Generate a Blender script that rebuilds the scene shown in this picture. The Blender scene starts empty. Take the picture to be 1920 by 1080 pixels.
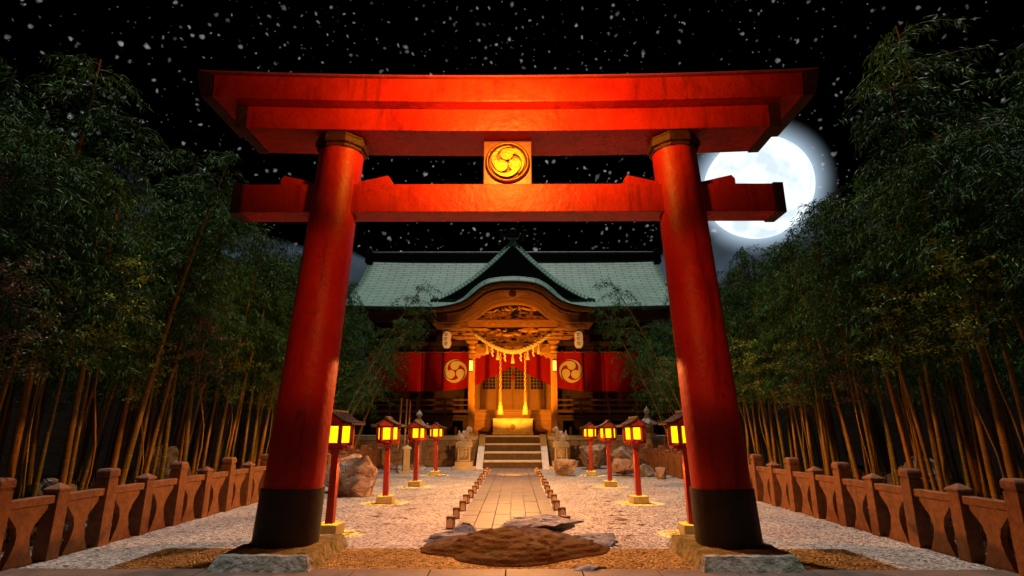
import bpy, bmesh, math, random
from mathutils import Vector, Matrix, noise, Euler
random.seed(11)
R = math.radians
PI = math.pi
S = bpy.context.scene
COL = S.collection

# ------------------------------------------------------------------ helpers
class MB:
    def __init__(s): s.v = []; s.f = []; s.m = []; s.sm = []
    def add(s, vs, fs, mi=0, smooth=False, M=None):
        n = len(s.v)
        s.v += [tuple(M @ Vector(p)) if M else tuple(p) for p in vs]
        for f in fs:
            s.f.append(tuple(i+n for i in f)); s.m.append(mi); s.sm.append(smooth)
        return s
    def box(s, x0, x1, y0, y1, z0, z1, mi=0, M=None):
        vs = [(x0,y0,z0),(x1,y0,z0),(x1,y1,z0),(x0,y1,z0),(x0,y0,z1),(x1,y0,z1),(x1,y1,z1),(x0,y1,z1)]
        return s.add(vs, [(0,3,2,1),(4,5,6,7),(0,1,5,4),(1,2,6,5),(2,3,7,6),(3,0,4,7)], mi, False, M)
    def frus(s, c0, s0, c1, s1, mi=0):     # box between two rectangles (x,y centre, half sizes, z)
        vs = []
        for (cx,cy,z),(hx,hy) in ((c0,s0),(c1,s1)):
            vs += [(cx-hx,cy-hy,z),(cx+hx,cy-hy,z),(cx+hx,cy+hy,z),(cx-hx,cy+hy,z)]
        return s.add(vs, [(0,3,2,1),(4,5,6,7),(0,1,5,4),(1,2,6,5),(2,3,7,6),(3,0,4,7)], mi)
    def prism(s, poly, d0, d1, plane='XZ', mi=0, M=None, smooth=False):
        n = len(poly)
        def P(a, b, d):
            return (a,d,b) if plane == 'XZ' else (d,a,b) if plane == 'YZ' else (a,b,d)
        vs = [P(a,b,d0) for a,b in poly]+[P(a,b,d1) for a,b in poly]
        s.add(vs, [tuple(range(n-1,-1,-1)), tuple(range(n,2*n))], mi, False, M)
        s.add(vs, [(i,(i+1)%n,(i+1)%n+n,i+n) for i in range(n)], mi, smooth, M)
        return s
    def strip(s, rows, mi=0, smooth=True, closed=False, M=None, caps=False):
        n = len(rows[0]); vs = [p for r in rows for p in r]; fs = []
        for i in range(len(rows)-1):
            for j in range(n if closed else n-1):
                k = (j+1) % n
                fs.append((i*n+j, i*n+k, (i+1)*n+k, (i+1)*n+j))
        s.add(vs, fs, mi, smooth, M)
        if caps:
            s.add(rows[0], [tuple(range(n-1,-1,-1))], mi, False, M); s.add(rows[-1], [tuple(range(n))], mi, False, M)
        return s
    def lathe(s, prof, n=20, mi=0, M=None, smooth=True):
        rows = [[(r*math.cos(2*PI*i/n+PI/n), r*math.sin(2*PI*i/n+PI/n), z) for i in range(n)] for r, z in prof]
        return s.strip(rows, mi, smooth, True, M, True)
    def tube(s, path, rad, n=8, mi=0, smooth=True, caps=True, M=None):
        rows = []; path = [Vector(p) for p in path]; up = Vector((0.13,0.21,1)).normalized()
        for i, p in enumerate(path):
            t = (path[min(i+1,len(path)-1)]-path[max(i-1,0)]).normalized()
            a = t.cross(up)
            if a.length < 1e-3: a = t.cross(Vector((1,0,0)))
            a.normalize(); b = t.cross(a); r = rad[i] if hasattr(rad,'__len__') else rad
            rows.append([tuple(p+(a*math.cos(2*PI*k/n)+b*math.sin(2*PI*k/n))*r) for k in range(n)])
        return s.strip(rows, mi, smooth, True, M, caps)
    def build(s, name, mats, parent=None, bevel=0, fix=True, loc=None):
        me = bpy.data.meshes.new(name)
        me.from_pydata(s.v, [], s.f)
        if not isinstance(mats, (list,tuple)): mats = [mats]
        for m in mats: me.materials.append(m)
        me.polygons.foreach_set('material_index', s.m); me.polygons.foreach_set('use_smooth', s.sm)
        if fix:
            bm = bmesh.new(); bm.from_mesh(me)
            bmesh.ops.recalc_face_normals(bm, faces=bm.faces)
            bm.to_mesh(me); bm.free()
        me.update()
        o = bpy.data.objects.new(name, me); COL.objects.link(o)
        if parent: o.parent = parent
        if loc: o.location = loc
        if bevel:
            b = o.modifiers.new('bevel','BEVEL'); b.width = bevel; b.segments = 2; b.limit_method = 'ANGLE'; b.angle_limit = R(40)
        return o

def tag(o, label=None, cat=None, group=None, kind=None):
    if label: o['label'] = label
    if cat: o['category'] = cat
    if group: o['group'] = group
    if kind: o['kind'] = kind
    return o
def empty(name, loc=(0,0,0), rz=0):
    o = bpy.data.objects.new(name, None); COL.objects.link(o)
    o.location = loc; o.rotation_euler = (0,0,rz); o.empty_display_size = .1
    return o
def copy_tree(o, parent=None):
    c = o.copy(); COL.objects.link(c)
    if parent: c.parent = parent
    for ch in list(o.children): copy_tree(ch, c)
    return c
ORD = ['first','second','third','fourth','fifth','sixth','seventh','eighth','ninth','tenth','eleventh','twelfth','thirteenth','fourteenth','fifteenth','sixteenth','seventeenth','eighteenth','nineteenth','twentieth','twenty-first','twenty-second','twenty-third','twenty-fourth','twenty-fifth','twenty-sixth','twenty-seventh','twenty-eighth']

# ------------------------------------------------------------------ materials
def new_mat(name):
    m = bpy.data.materials.new(name); m.use_nodes = True
    nt = m.node_tree; b = nt.nodes['Principled BSDF']
    return m, nt, b
def N(nt, t, **k):
    n = nt.nodes.new(t)
    for a, v in k.items():
        if a in n.inputs: n.inputs[a].default_value = v
        else: setattr(n, a, v)
    return n
def pos(nt, local=False, scale=(1,1,1)):
    if local: src = N(nt,'ShaderNodeTexCoord').outputs['Object']
    else: src = N(nt,'ShaderNodeNewGeometry').outputs['Position']
    mp = N(nt,'ShaderNodeMapping'); mp.inputs['Scale'].default_value = scale
    nt.links.new(src, mp.inputs['Vector']); return mp.outputs['Vector']
def ramp(nt, fac, stops):
    r = N(nt,'ShaderNodeValToRGB'); e = r.color_ramp.elements
    while len(e) < len(stops): e.new(.5)
    for el, (p, c) in zip(e, stops):
        el.position = p; el.color = (*c, 1) if len(c) == 3 else c
    nt.links.new(fac, r.inputs['Fac']); return r.outputs['Color']
def mat(name, c1, c2, rough=.6, sc=3., bump=.3, bsc=18., local=False, stretch=(1,1,1), metal=0., spec=.4, spots=None, dist=.02, rr=.12, spsc=2.2, splo=.58, sphi=.68, streak=None):
    m, nt, b = new_mat(name); L = nt.links.new
    p = pos(nt, local, stretch)
    n1 = N(nt,'ShaderNodeTexNoise'); n1.inputs['Scale'].default_value = sc; n1.inputs['Detail'].default_value = 6; n1.inputs['Roughness'].default_value = .62
    L(p, n1.inputs['Vector'])
    col = ramp(nt, n1.outputs['Fac'], [(.32, c1), (.68, c2)])
    if spots:
        n3 = N(nt,'ShaderNodeTexNoise'); n3.inputs['Scale'].default_value = spsc; n3.inputs['Detail'].default_value = 9; n3.inputs['Roughness'].default_value = .75
        L(p, n3.inputs['Vector'])
        mr = N(nt,'ShaderNodeMapRange'); mr.inputs['From Min'].default_value = splo; mr.inputs['From Max'].default_value = sphi
        L(n3.outputs['Fac'], mr.inputs['Value'])
        mx = N(nt,'ShaderNodeMix', data_type='RGBA'); L(mr.outputs[0], mx.inputs[0]); L(col, mx.inputs[6]); mx.inputs[7].default_value = (*spots,1)
        col = mx.outputs[2]
    if streak:
        ps = pos(nt, local, (5,5,.7)); n4 = N(nt,'ShaderNodeTexNoise'); n4.inputs['Scale'].default_value = 1.1; n4.inputs['Detail'].default_value = 8; n4.inputs['Roughness'].default_value = .7
        L(ps, n4.inputs['Vector']); mr4 = N(nt,'ShaderNodeMapRange'); mr4.inputs['From Min'].default_value = .53; mr4.inputs['From Max'].default_value = .70; mr4.inputs['To Max'].default_value = .75
        L(n4.outputs['Fac'], mr4.inputs['Value']); mx4 = N(nt,'ShaderNodeMix', data_type='RGBA'); L(mr4.outputs[0], mx4.inputs[0]); L(col, mx4.inputs[6]); mx4.inputs[7].default_value = (*streak,1); col = mx4.outputs[2]
    L(col, b.inputs['Base Color'])
    n2 = N(nt,'ShaderNodeTexNoise'); n2.inputs['Scale'].default_value = bsc; n2.inputs['Detail'].default_value = 8; n2.inputs['Roughness'].default_value = .6
    L(p, n2.inputs['Vector'])
    bp = N(nt,'ShaderNodeBump'); bp.inputs['Strength'].default_value = bump; bp.inputs['Distance'].default_value = dist
    L(n2.outputs['Fac'], bp.inputs['Height']); L(bp.outputs['Normal'], b.inputs['Normal'])
    mr2 = N(nt,'ShaderNodeMapRange'); mr2.inputs['To Min'].default_value = max(.05,rough-rr); mr2.inputs['To Max'].default_value = min(1,rough+rr)
    L(n1.outputs['Fac'], mr2.inputs['Value']); L(mr2.outputs[0], b.inputs['Roughness'])
    b.inputs['Metallic'].default_value = metal; b.inputs['Specular IOR Level'].default_value = spec
    return m
def emis(name, col, st, base=(.8,.6,.3)):
    m, nt, b = new_mat(name)
    b.inputs['Base Color'].default_value = (*base,1); b.inputs['Emission Color'].default_value = (*col,1); b.inputs['Emission Strength'].default_value = st
    b.inputs['Roughness'].default_value = .5
    return m

M = {}
M['red'] = mat('vermilion_paint', (.38,.009,.004), (.54,.019,.005), .46, 1.6, .55, 7, spots=(.12,.004,.002), spsc=2.4, splo=.6, sphi=.72, dist=.03, spec=.32, rr=.14, streak=(.12,.004,.002))
M['gold'] = mat('aged_gold', (.22,.065,.008), (.34,.11,.013), .32, 6, .4, 30, metal=.75, spots=(.16,.12,.04), spsc=9, splo=.56, sphi=.72)
M['bronze'] = mat('dark_bronze', (.045,.009,.004), (.085,.018,.007), .5, 5, .5, 30, metal=.2, spots=(.05,.08,.04), spsc=7, splo=.56, sphi=.7)
M['black'] = mat('black_sleeve', (.014,.009,.007), (.030,.019,.012), .6, 3, .5, 12, spots=(.012,.01,.008))
M['stone'] = mat('rough_granite', (.16,.16,.13), (.38,.37,.32), .85, 9, 1., 11, spots=(.10,.12,.055), spsc=3.5, splo=.5, sphi=.62, dist=.05)
M['fence'] = mat('fence_stone', (.16,.066,.028), (.29,.125,.058), .85, 11, .9, 34, spots=(.11,.05,.03), spsc=6, splo=.52, sphi=.7, dist=.014, streak=(.09,.05,.035))
M['mound'] = mat('reddish_brown_rock', (.035,.013,.006), (.085,.032,.014), .85, 2.6, 1., 10, spots=(.14,.07,.035), spsc=3, splo=.6, sphi=.66, dist=.05)
M['stair'] = mat('pale_stone', (.42,.37,.30), (.56,.50,.42), .8, 5, .4, 25, spots=(.25,.21,.16), spsc=4, splo=.56, sphi=.72)
M['pedst'] = mat('pedestal_stone', (.34,.28,.20), (.46,.38,.27), .8, 6, .4, 30, spots=(.22,.17,.11), spsc=4)
M['rock'] = mat('rock', (.16,.085,.05), (.46,.30,.20), .85, 3.2, 1., 12, spots=(.55,.47,.40), spsc=2.2, splo=.52, sphi=.66, dist=.06, local=True)
M['rock_grey'] = mat('grey_rock', (.10,.09,.085), (.36,.33,.31), .75, 2.4, .9, 8, spots=(.05,.045,.04), spsc=2.2, splo=.52, sphi=.66, dist=.06, local=True)
M['wood'] = mat('golden_wood', (.38,.135,.02), (.58,.225,.035), .5, 3, .35, 14, stretch=(6,6,.7), spots=(.22,.10,.035), spsc=3, splo=.58, sphi=.75)
M['woodh'] = mat('golden_wood_boards', (.30,.105,.016), (.47,.175,.028), .5, 3, .35, 14, stretch=(.7,6,7), spots=(.20,.09,.03), spsc=3, splo=.58, sphi=.75)
M['carve'] = mat('carved_wood', (.42,.165,.025), (.64,.28,.045), .5, 5, .4, 20, spots=(.2,.09,.03), spsc=5, splo=.56, sphi=.7)
M['dkwood'] = mat('dark_timber', (.048,.015,.008), (.085,.026,.013), .6, 3, .3, 14, stretch=(.8,5,5))
M['blackwood'] = mat('black_lacquer', (.010,.008,.007), (.022,.016,.013), .5, 3, .3, 20)
M['lred'] = mat('lantern_red', (.24,.014,.008), (.34,.026,.012), .5, 5, .3, 25, spots=(.16,.02,.012), spsc=6, splo=.56, sphi=.75)
M['bark'] = mat('lantern_roof_wood', (.035,.022,.016), (.085,.055,.04), .8, 8, .9, 26, stretch=(1,3,1), dist=.03)
M['curtain'] = mat('red_cloth', (.42,.008,.010), (.5,.012,.013), .85, 2, .2, 40, spec=.1)
M['crest'] = mat('crest_cloth', (.80,.60,.36), (.84,.64,.40), .85, 2, .15, 40, spec=.1)
M['lattice_dark'] = mat('dark_interior', (.01,.007,.006), (.016,.01,.008), .7, 3, .1, 20)
M['rope'] = mat('straw_rope', (.60,.38,.12), (.78,.54,.2), .75, 14, .6, 60)
M['ropered'] = mat('red_cord', (.55,.03,.015), (.62,.05,.02), .7, 14, .4, 60)
M['white'] = mat('white_cord', (.74,.66,.5), (.82,.76,.62), .7, 14, .4, 60)
M['ink'] = mat('black_ink', (.03,.015,.01), (.05,.02,.015), .6, 10, .1, 40)
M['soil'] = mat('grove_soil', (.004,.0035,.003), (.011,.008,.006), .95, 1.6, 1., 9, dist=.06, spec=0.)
M['pave'] = mat('paving_stone', (.10,.068,.052), (.17,.115,.088), .62, 3, .35, 22, spots=(.07,.045,.035), spsc=2, splo=.56, sphi=.72)
M['path'] = mat('path_stone', (.11,.088,.078), (.185,.148,.128), .55, 2.5, .3, 22, spots=(.115,.08,.06), spsc=1.5, splo=.54, sphi=.72)
M['litter'] = mat('brown_leaf_litter', (.10,.035,.02), (.16,.07,.04), .9, 9, .6, 40)
M['chochin'] = emis('paper_lantern_skin', (1.,.44,.11), .42, (.60,.38,.17))
M['redmark'] = emis('paper_lantern_red', (.8,.06,.02), .25, (.7,.05,.03))
M['walllamp'] = emis('wall_lamp_glass', (1.,.62,.12), 1.3)
M['tealight'] = emis('small_lantern_paper', (1.,.34,.09), .15, (.42,.26,.14))
M['grass'] = mat('dry_grass', (.06,.045,.02), (.12,.095,.04), .9, 4, 0, 20)

# glowing lantern pane: paper that glows and lets the bulb's light through
def pane_mat():
    m, nt, b = new_mat('lantern_paper'); L = nt.links.new
    nt.nodes.remove(b); out = nt.nodes['Material Output']
    e = N(nt,'ShaderNodeEmission'); e.inputs['Color'].default_value = (1.,.70,.004,1); e.inputs['Strength'].default_value = 1.35
    t = N(nt,'ShaderNodeBsdfTransparent'); t.inputs['Color'].default_value = (1,.95,.8,1)
    mx = N(nt,'ShaderNodeMixShader'); mx.inputs[0].default_value = .70
    L(e.outputs[0], mx.inputs[2]); L(t.outputs[0], mx.inputs[1]); L(mx.outputs[0], out.inputs['Surface'])
    e.inputs['Strength'].default_value = 1.7
    return m
M['pane'] = pane_mat()

def gravel_mat():
    m, nt, b = new_mat('pale_gravel'); L = nt.links.new
    p = pos(nt)
    v = N(nt,'ShaderNodeTexVoronoi'); v.inputs['Scale'].default_value = 33; L(p, v.inputs['Vector'])
    sep = N(nt,'ShaderNodeSeparateColor'); L(v.outputs['Color'], sep.inputs[0])
    c = ramp(nt, sep.outputs[0], [(0,(.07,.058,.052)),(.22,(.34,.275,.23)),(.6,(.58,.49,.42)),(1,(.84,.77,.70))])
    n = N(nt,'ShaderNodeTexNoise'); n.inputs['Scale'].default_value = .9; n.inputs['Detail'].default_value = 5; L(p, n.inputs['Vector'])
    mx = N(nt,'ShaderNodeMix', data_type='RGBA', blend_type='MULTIPLY'); mx.inputs[0].default_value = 1
    L(c, mx.inputs[6]); L(ramp(nt, n.outputs['Fac'], [(.3,(.72,.70,.69)),(.7,(1,1,1))]), mx.inputs[7])
    L(mx.outputs[2], b.inputs['Base Color'])
    v2 = N(nt,'ShaderNodeTexVoronoi'); v2.inputs['Scale'].default_value = 33; v2.feature = 'SMOOTH_F1'; v2.inputs['Smoothness'].default_value = .25; L(p, v2.inputs['Vector'])
    n2 = N(nt,'ShaderNodeTexNoise'); n2.inputs['Scale'].default_value = 55; L(p, n2.inputs['Vector'])
    ma = N(nt,'ShaderNodeMath', operation='MULTIPLY_ADD'); L(n2.outputs['Fac'], ma.inputs[0]); ma.inputs[1].default_value = -.5; L(v2.outputs['Distance'], ma.inputs[2])
    bp = N(nt,'ShaderNodeBump'); bp.inputs['Strength'].default_value = 1; bp.inputs['Distance'].default_value = .045; bp.invert = True
    L(ma.outputs[0], bp.inputs['Height']); L(bp.outputs['Normal'], b.inputs['Normal'])
    b.inputs['Roughness'].default_value = .8; b.inputs['Specular IOR Level'].default_value = .25
    return m
M['gravel'] = gravel_mat()

def copper_mat():
    m, nt, b = new_mat('green_copper_sheets'); L = nt.links.new
    tc = N(nt,'ShaderNodeUVMap'); br = N(nt,'ShaderNodeTexBrick')
    L(tc.outputs[0], br.inputs['Vector'])
    br.inputs['Color1'].default_value = (.19,.37,.29,1); br.inputs['Color2'].default_value = (.235,.43,.34,1); br.inputs['Mortar'].default_value = (.05,.10,.08,1)
    br.inputs['Scale'].default_value = 1; br.inputs['Brick Width'].default_value = .9; br.inputs['Row Height'].default_value = .235; br.inputs['Mortar Size'].default_value = .028; br.inputs['Mortar Smooth'].default_value = .3
    n = N(nt,'ShaderNodeTexNoise'); n.inputs['Scale'].default_value = 1.2; n.inputs['Detail'].default_value = 7
    L(pos(nt), n.inputs['Vector'])
    mx = N(nt,'ShaderNodeMix', data_type='RGBA', blend_type='MULTIPLY'); mx.inputs[0].default_value = 1
    L(br.outputs['Color'], mx.inputs[6]); L(ramp(nt, n.outputs['Fac'], [(.3,(.74,.78,.76)),(.7,(1,1,1))]), mx.inputs[7])
    L(mx.outputs[2], b.inputs['Base Color'])
    bp = N(nt,'ShaderNodeBump'); bp.invert = True; bp.inputs['Strength'].default_value = .8; bp.inputs['Distance'].default_value = .03
    L(br.outputs['Fac'], bp.inputs['Height']); L(bp.outputs['Normal'], b.inputs['Normal'])
    b.inputs['Roughness'].default_value = .6
    return m
M['copper'] = copper_mat()
M['copper_plain'] = mat('green_copper_trim', (.20,.38,.30), (.27,.46,.37), .55, 2, .2, 14)

def leaf_mat(name, c1, c2, rough=.38):
    m, nt, b = new_mat(name); L = nt.links.new
    oi = N(nt,'ShaderNodeNewGeometry')
    c = ramp(nt, oi.outputs['Random Per Island'], [(0,c1),(.6,c2),(.93,tuple(x*1.6 for x in c2)),(1,(c2[0]*2.6,c2[1]*1.4,c2[2]*1.4))])
    L(c, b.inputs['Base Color']); b.inputs['Roughness'].default_value = rough; b.inputs['Specular IOR Level'].default_value = .17
    return m
M['leaf'] = leaf_mat('bamboo_leaf', (.018,.068,.010), (.05,.15,.026), .5)
M['leaf_low'] = leaf_mat('yellow_green_leaf', (.20,.28,.04), (.33,.42,.075), .6)
M['leaf_brown'] = leaf_mat('dusky_leaf', (.13,.09,.06), (.21,.155,.10), .7)
def culm_mat():
    m, nt, b = new_mat('bamboo_culm'); L = nt.links.new
    p = pos(nt, True, (14,14,.8)); n = N(nt,'ShaderNodeTexNoise'); n.inputs['Scale'].default_value = 1.6; n.inputs['Detail'].default_value = 5; L(p, n.inputs['Vector'])
    c = ramp(nt, n.outputs['Fac'], [(.3,(.13,.10,.016)),(.6,(.30,.18,.03)),(.75,(.40,.22,.05))])
    oi = N(nt,'ShaderNodeObjectInfo'); mx = N(nt,'ShaderNodeMix', data_type='RGBA', blend_type='MULTIPLY'); mx.inputs[0].default_value = 1
    L(c, mx.inputs[6]); L(ramp(nt, oi.outputs['Random'], [(0,(.5,.8,.55)),(.5,(1,1,1)),(1,(1.35,1.0,.7))]), mx.inputs[7])
    L(mx.outputs[2], b.inputs['Base Color']); b.inputs['Roughness'].default_value = .3
    return m
M['culm'] = culm_mat()
M['node'] = mat('bamboo_node', (.30,.16,.07), (.40,.22,.10), .6, 6, .2, 20)
M['twig'] = mat('twig', (.05,.028,.014), (.08,.045,.02), .7, 6, .2, 20)

# ------------------------------------------------------------------ ground, gravel, paths
def sheet(name, x0, x1, y0, y1, z, m, nx=1, ny=1):
    b = MB(); rows = [[(x0+(x1-x0)*i/nx, y0+(y1-y0)*j/ny, z) for i in range(nx+1)] for j in range(ny+1)]
    b.strip(rows, 0, False); o = b.build(name, m); tag(o, kind='structure'); return o
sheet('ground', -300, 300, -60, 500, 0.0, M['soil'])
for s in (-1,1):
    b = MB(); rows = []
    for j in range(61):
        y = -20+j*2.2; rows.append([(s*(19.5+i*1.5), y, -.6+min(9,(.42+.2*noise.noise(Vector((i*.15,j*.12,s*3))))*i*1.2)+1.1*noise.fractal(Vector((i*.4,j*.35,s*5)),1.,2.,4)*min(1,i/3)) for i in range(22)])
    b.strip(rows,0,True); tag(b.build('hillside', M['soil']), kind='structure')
sheet('gravel_ground', -8.1, 8.1, 7.06, 27.45, .012, M['gravel'])
# foreground paving slabs
b = MB()
for r in range(9):
    y1 = 7.05-r*.92; y0 = y1-.905; off = 0 if r % 2 == 0 else .44
    for k in range(-16, 17):
        x = k*.885+off; b.box(x+.006, x+.879, y0, y1, -.06, .03+random.uniform(-.002,.002))
tag(b.build('pavement', M['pave'], bevel=.006), kind='structure')
# stone path to the steps
b = MB(); y = 9.0; r = 0
xs = [-.90,-.60,-.28,.02,.31,.61,.90]
for c in range(6):
    y = 7.1 + random.uniform(-.4,0); 
    while y < 25.1:
        l = random.choice([.40,.5,.62,.74]); y1 = min(y+l, 25.18)
        if y1 > 8.75: b.box(xs[c]+.004, xs[c+1]-.004, max(y,8.7), y1-.012, -.04, .045+random.uniform(-.004,.004))
        y = y1
        if y >= 25.17: break
tag(b.build('path', M['path'], bevel=.009), kind='structure')

# leaf litter: flat ragged brown patches
b = MB(); rl = random.Random(5)
def blob(x, y, s, z):
    n = 11; poly = []
    for i in range(n):
        a = 2*PI*i/n; r = s*rl.uniform(.35,1.15); poly.append((x+r*1.5*math.cos(a), y+r*.8*math.sin(a), z))
    b.add(poly, [tuple(range(n))])
for side in (-1,1):
    for k in range(34):
        y = rl.uniform(8.9, 17.5); x = side*rl.gauss(2.25, .32)
        for j in range(rl.choice([1,1,2,3])): blob(x+rl.uniform(-.22,.22), y+rl.uniform(-.15,.15), rl.uniform(.025,.075), .019+rl.uniform(0,.004))
tag(b.build('leaf_litter', M['litter'], fix=False), 'scattered brown leaf litter lying in flat patches on the pale gravel', 'leaf litter', kind='stuff')

# ------------------------------------------------------------------ torii gate
T = tag(empty('torii_gate', (0,7.75,0)), 'huge vermilion torii gate with black sleeves standing over the gravel path', 'gate')
def tl(b, name, m, bevel=0, parent=T):
    o = b.build(name, m, parent, bevel); 
    if parent is T: o.matrix_parent_inverse = Matrix.Translation((0,-7.75,0))
    return o
def beam(b, x0, x1, yf, yb, z0, z1, curve, slant=0, n=24, mi=0):
    rows = []
    for i in range(n+1):
        x = x0+(x1-x0)*i/n; c = curve*(abs(x)/4.6)**2.2
        k = 1+ (slant*(abs(x)/4.75)**6 if slant else 0)
        rows.append([(x,yf,z0+c),(x*k,yf,z1+c),(x*k,yb,z1+c),(x,yb,z0+c)])
    b.strip(rows, mi, False, True, None, True)
b = MB(); beam(b, -4.46,4.46, 7.2,8.4, 6.41,6.80, .11, .012); tl(b,'top_lintel',M['red'],.012)
for s in (-1,1):
    b = MB(); beam(b, s*4.462,s*4.64, 7.185,8.415, 6.395,6.815, .11, .028, 3); tl(b,'lintel_cap',M['bronze'],.01)
    b = MB(); beam(b, s*4.002,s*4.17, 7.385,8.215, 6.02,6.405, .10, .012, 3); tl(b,'lintel_cap',M['bronze'],.01)
    b = MB(); b.box(min(s*4.03,s*4.185),max(s*4.03,s*4.185),7.585,8.015,4.775,5.265); tl(b,'tie_beam_cap',M['bronze'],.01)
b = MB(); beam(b, -4.0,4.0, 7.4,8.2, 6.035,6.408, .10, .01); tl(b,'lower_lintel',M['red'],.012)
# thin weathered roof board along the top
b = MB(); beam(b, -4.63,4.63, 7.17,8.43, 6.817,6.845, .11, .03); tl(b,'top_board',M['lred'],.004)
b = MB(); b.box(-4.03,4.03,7.6,8.0,4.79,5.25); tl(b,'tie_beam',M['red'],.012)
for s in (-1,1):
    # leaning pillar
    def px(z): return s*(2.92-.052*z)
    rows = []
    for i in range(25):
        z = .80+(5.92-.80)*i/24; r = .39-.0095*z
        rows.append([(px(z)+r*math.cos(2*PI*k/48), 7.75+r*math.sin(2*PI*k/48), z) for k in range(48)])
    b = MB(); b.strip(rows, 0, True, True, None, True); tl(b,'pillar',M['red'])
    rows = []
    for i in range(6):
        z = .18+(.87-.18)*i/5; r = .418-.012*z
        rows.append([(px(z)+r*math.cos(2*PI*k/48), 7.75+r*math.sin(2*PI*k/48), z) for k in range(48)])
    b = MB(); b.strip(rows, 0, True, True, None, True); tl(b,'pillar_sleeve',M['black'],.006)
    b = MB()
    for z0,z1,r in ((5.80,5.86,.375),(5.87,5.99,.405),(5.995,6.04,.385)):
        b.lathe([(r-.012,z0),(r,z0+.015),(r,z1-.015),(r-.012,z1)], 8, 0, Matrix.Translation((px(5.9),7.75,0)), False)
    tl(b,'pillar_collar',M['bronze'],.006)
    # wedges either side of the pillar
    for t in (-1,1):
        xc = px(5.3); b = MB()
        x0 = xc+t*.30; x1 = xc+t*.80; x2 = xc+t*.85
        b.prism([(x0,5.252),(x0,5.30),(x1,5.42),(x2,5.36),(x2,5.252)], 7.66,7.94); tl(b,'wedge',M['red'],.008)
    # plinth
    cx = s*2.87
    b = MB(); b.frus((cx,7.66,0),(.60,.80),(cx,7.66,.185),(.535,.70)); p = tl(b,'plinth',M['stone'])
    sub = p.modifiers.new('sub','SUBSURF'); sub.subdivision_type='SIMPLE'; sub.levels = 5; sub.render_levels = 5
    tex = bpy.data.textures.new('plinth_rough','CLOUDS'); tex.noise_scale = .13
    d = p.modifiers.new('rough','DISPLACE'); d.texture = tex; d.strength = .035; d.texture_coords = 'LOCAL'
# crest plaque
def tomoe(mirror=False, n=14, R_=1.0):
    out = []
    for i in range(3):
        ph = PI/2+.12+i*2*PI/3; pts = []
        hc, hr = .47, .37
        for k in range(n+1):      # outer edge, head to tail tip
            a = -R(150)*k/n; t = min(1,-a/R(75)); r = .84+.16*(3*t*t-2*t**3); pts.append((a,r))
        for k in range(1,n):      # inner edge back to the head
            t = 1-k/n; a = -R(40)-R(110)*t; r = .573+(.985-.573)*(t**.62); pts.append((a,r))
        poly = [(r*math.cos(a), r*math.sin(a)) for a,r in pts]
        a0 = math.atan2(.573*math.sin(-R(40)), .573*math.cos(-R(40))-hc)
        a1 = -2*PI+R(2)
        m = 26
        for k in range(m): 
            a = a0+(a1-a0)*k/m; poly.append((hc+hr*math.cos(a), hr*math.sin(a)))
        q = [(R_*(x*math.cos(ph)-y*math.sin(ph)), R_*(x*math.sin(ph)+y*math.cos(ph))) for x,y in poly]
        if mirror: q = [(-x,y) for x,y in q]
        out.append(q)
    return out
b = MB(); b.box(-.375,.375,7.68,7.98,5.253,6.03); pq = tl(b,'plaque',M['gold'] if 0 else mat('plaque_paint',(.13,.016,.003),(.17,.024,.004),.4,3,.2,12),.01)
def sub(b, name, m, parent, bevel=0): return b.build(name, m, parent, bevel)
b = MB(); MX = Matrix.Translation((0,7.68,5.64)) @ Matrix.Rotation(PI/2,4,'X')
b.lathe([(.345,-.005),(.345,.035),(.325,.06),(.30,.055),(.285,.02),(.285,-.005)], 48, 0, MX)
b2_ = MB(); b2_.lathe([(.284,-.004),(.284,.012)], 48, 0, MX); sub(b2_,'crest_field',mat('crest_field_paint',(.09,.018,.005),(.20,.06,.012),.5,8,.4,30),pq)
for q in tomoe(R_=.262): b.prism([(x,y) for x,y in q], .0125, .06, 'XY', 0, MX)
sub(b,'crest',M['gold'],pq,.012)

# ------------------------------------------------------------------ stone fences
def post_mesh(tall, par):
    b = MB()
    if tall:
        b.frus((0,0,0),(.108,.108),(0,0,.93),(.10,.10)); b.box(-.09,.09,-.09,.09,.931,.955)
        b.frus((0,0,.956),(.108,.108),(0,0,1.035),(.108,.108)); b.frus((0,0,1.036),(.108,.108),(0,0,1.07),(.085,.085))
    else:
        b.frus((0,0,0),(.10,.10),(0,0,.845),(.094,.094)); b.frus((0,0,.846),(.115,.115),(0,0,.875),(.115,.115)); b.frus((0,0,.876),(.115,.115),(0,0,.945),(.01,.01))
    return b.build('tall_post' if tall else 'short_post', M['fence'], par, .008)
def fence(s, label):
    F = tag(empty('stone_fence', (s*5.92,6.7,0)), label, 'fence', 'stone fences along the gravel court')
    tp = post_mesh(True,F); sp = post_mesh(False,F)
    prof = [(.235,.0),(.20,.05),(.135,.18),(.10,.30),(.10,.38),(.135,.48),(.225,.58),(.28,.64),(.28,.70)]
    poly = [(a,z) for a,z in prof]+[(-a,z) for a,z in reversed(prof)]
    b = MB(); b.prism(poly, -.04,.04,'YZ'); bal = b.build('baluster_panel', M['fence'], F, .012)
    b = MB(); b.box(-.07,.07,-.339,.339,.701,.80); rail = b.build('rail', M['fence'], F, .01)
    b = MB()
    first = {}
    for k in range(-2, 22):
        src = tp if k % 2 == 0 else sp; y = k*.882
        o = src if src.name not in first else src.copy()
        if src.name in first: COL.objects.link(o); o.parent = F
        first[src.name] = 1; o.location = (0,y,0); o.rotation_euler = (0,0,random.uniform(-.02,.02))
        if k < 21:
            for src2 in (bal, rail):
                o = src2 if src2.name not in first else src2.copy()
                if src2.name in first: COL.objects.link(o); o.parent = F
                first[src2.name] = 1; o.location = (0,y+.441,0)
    return F
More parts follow.
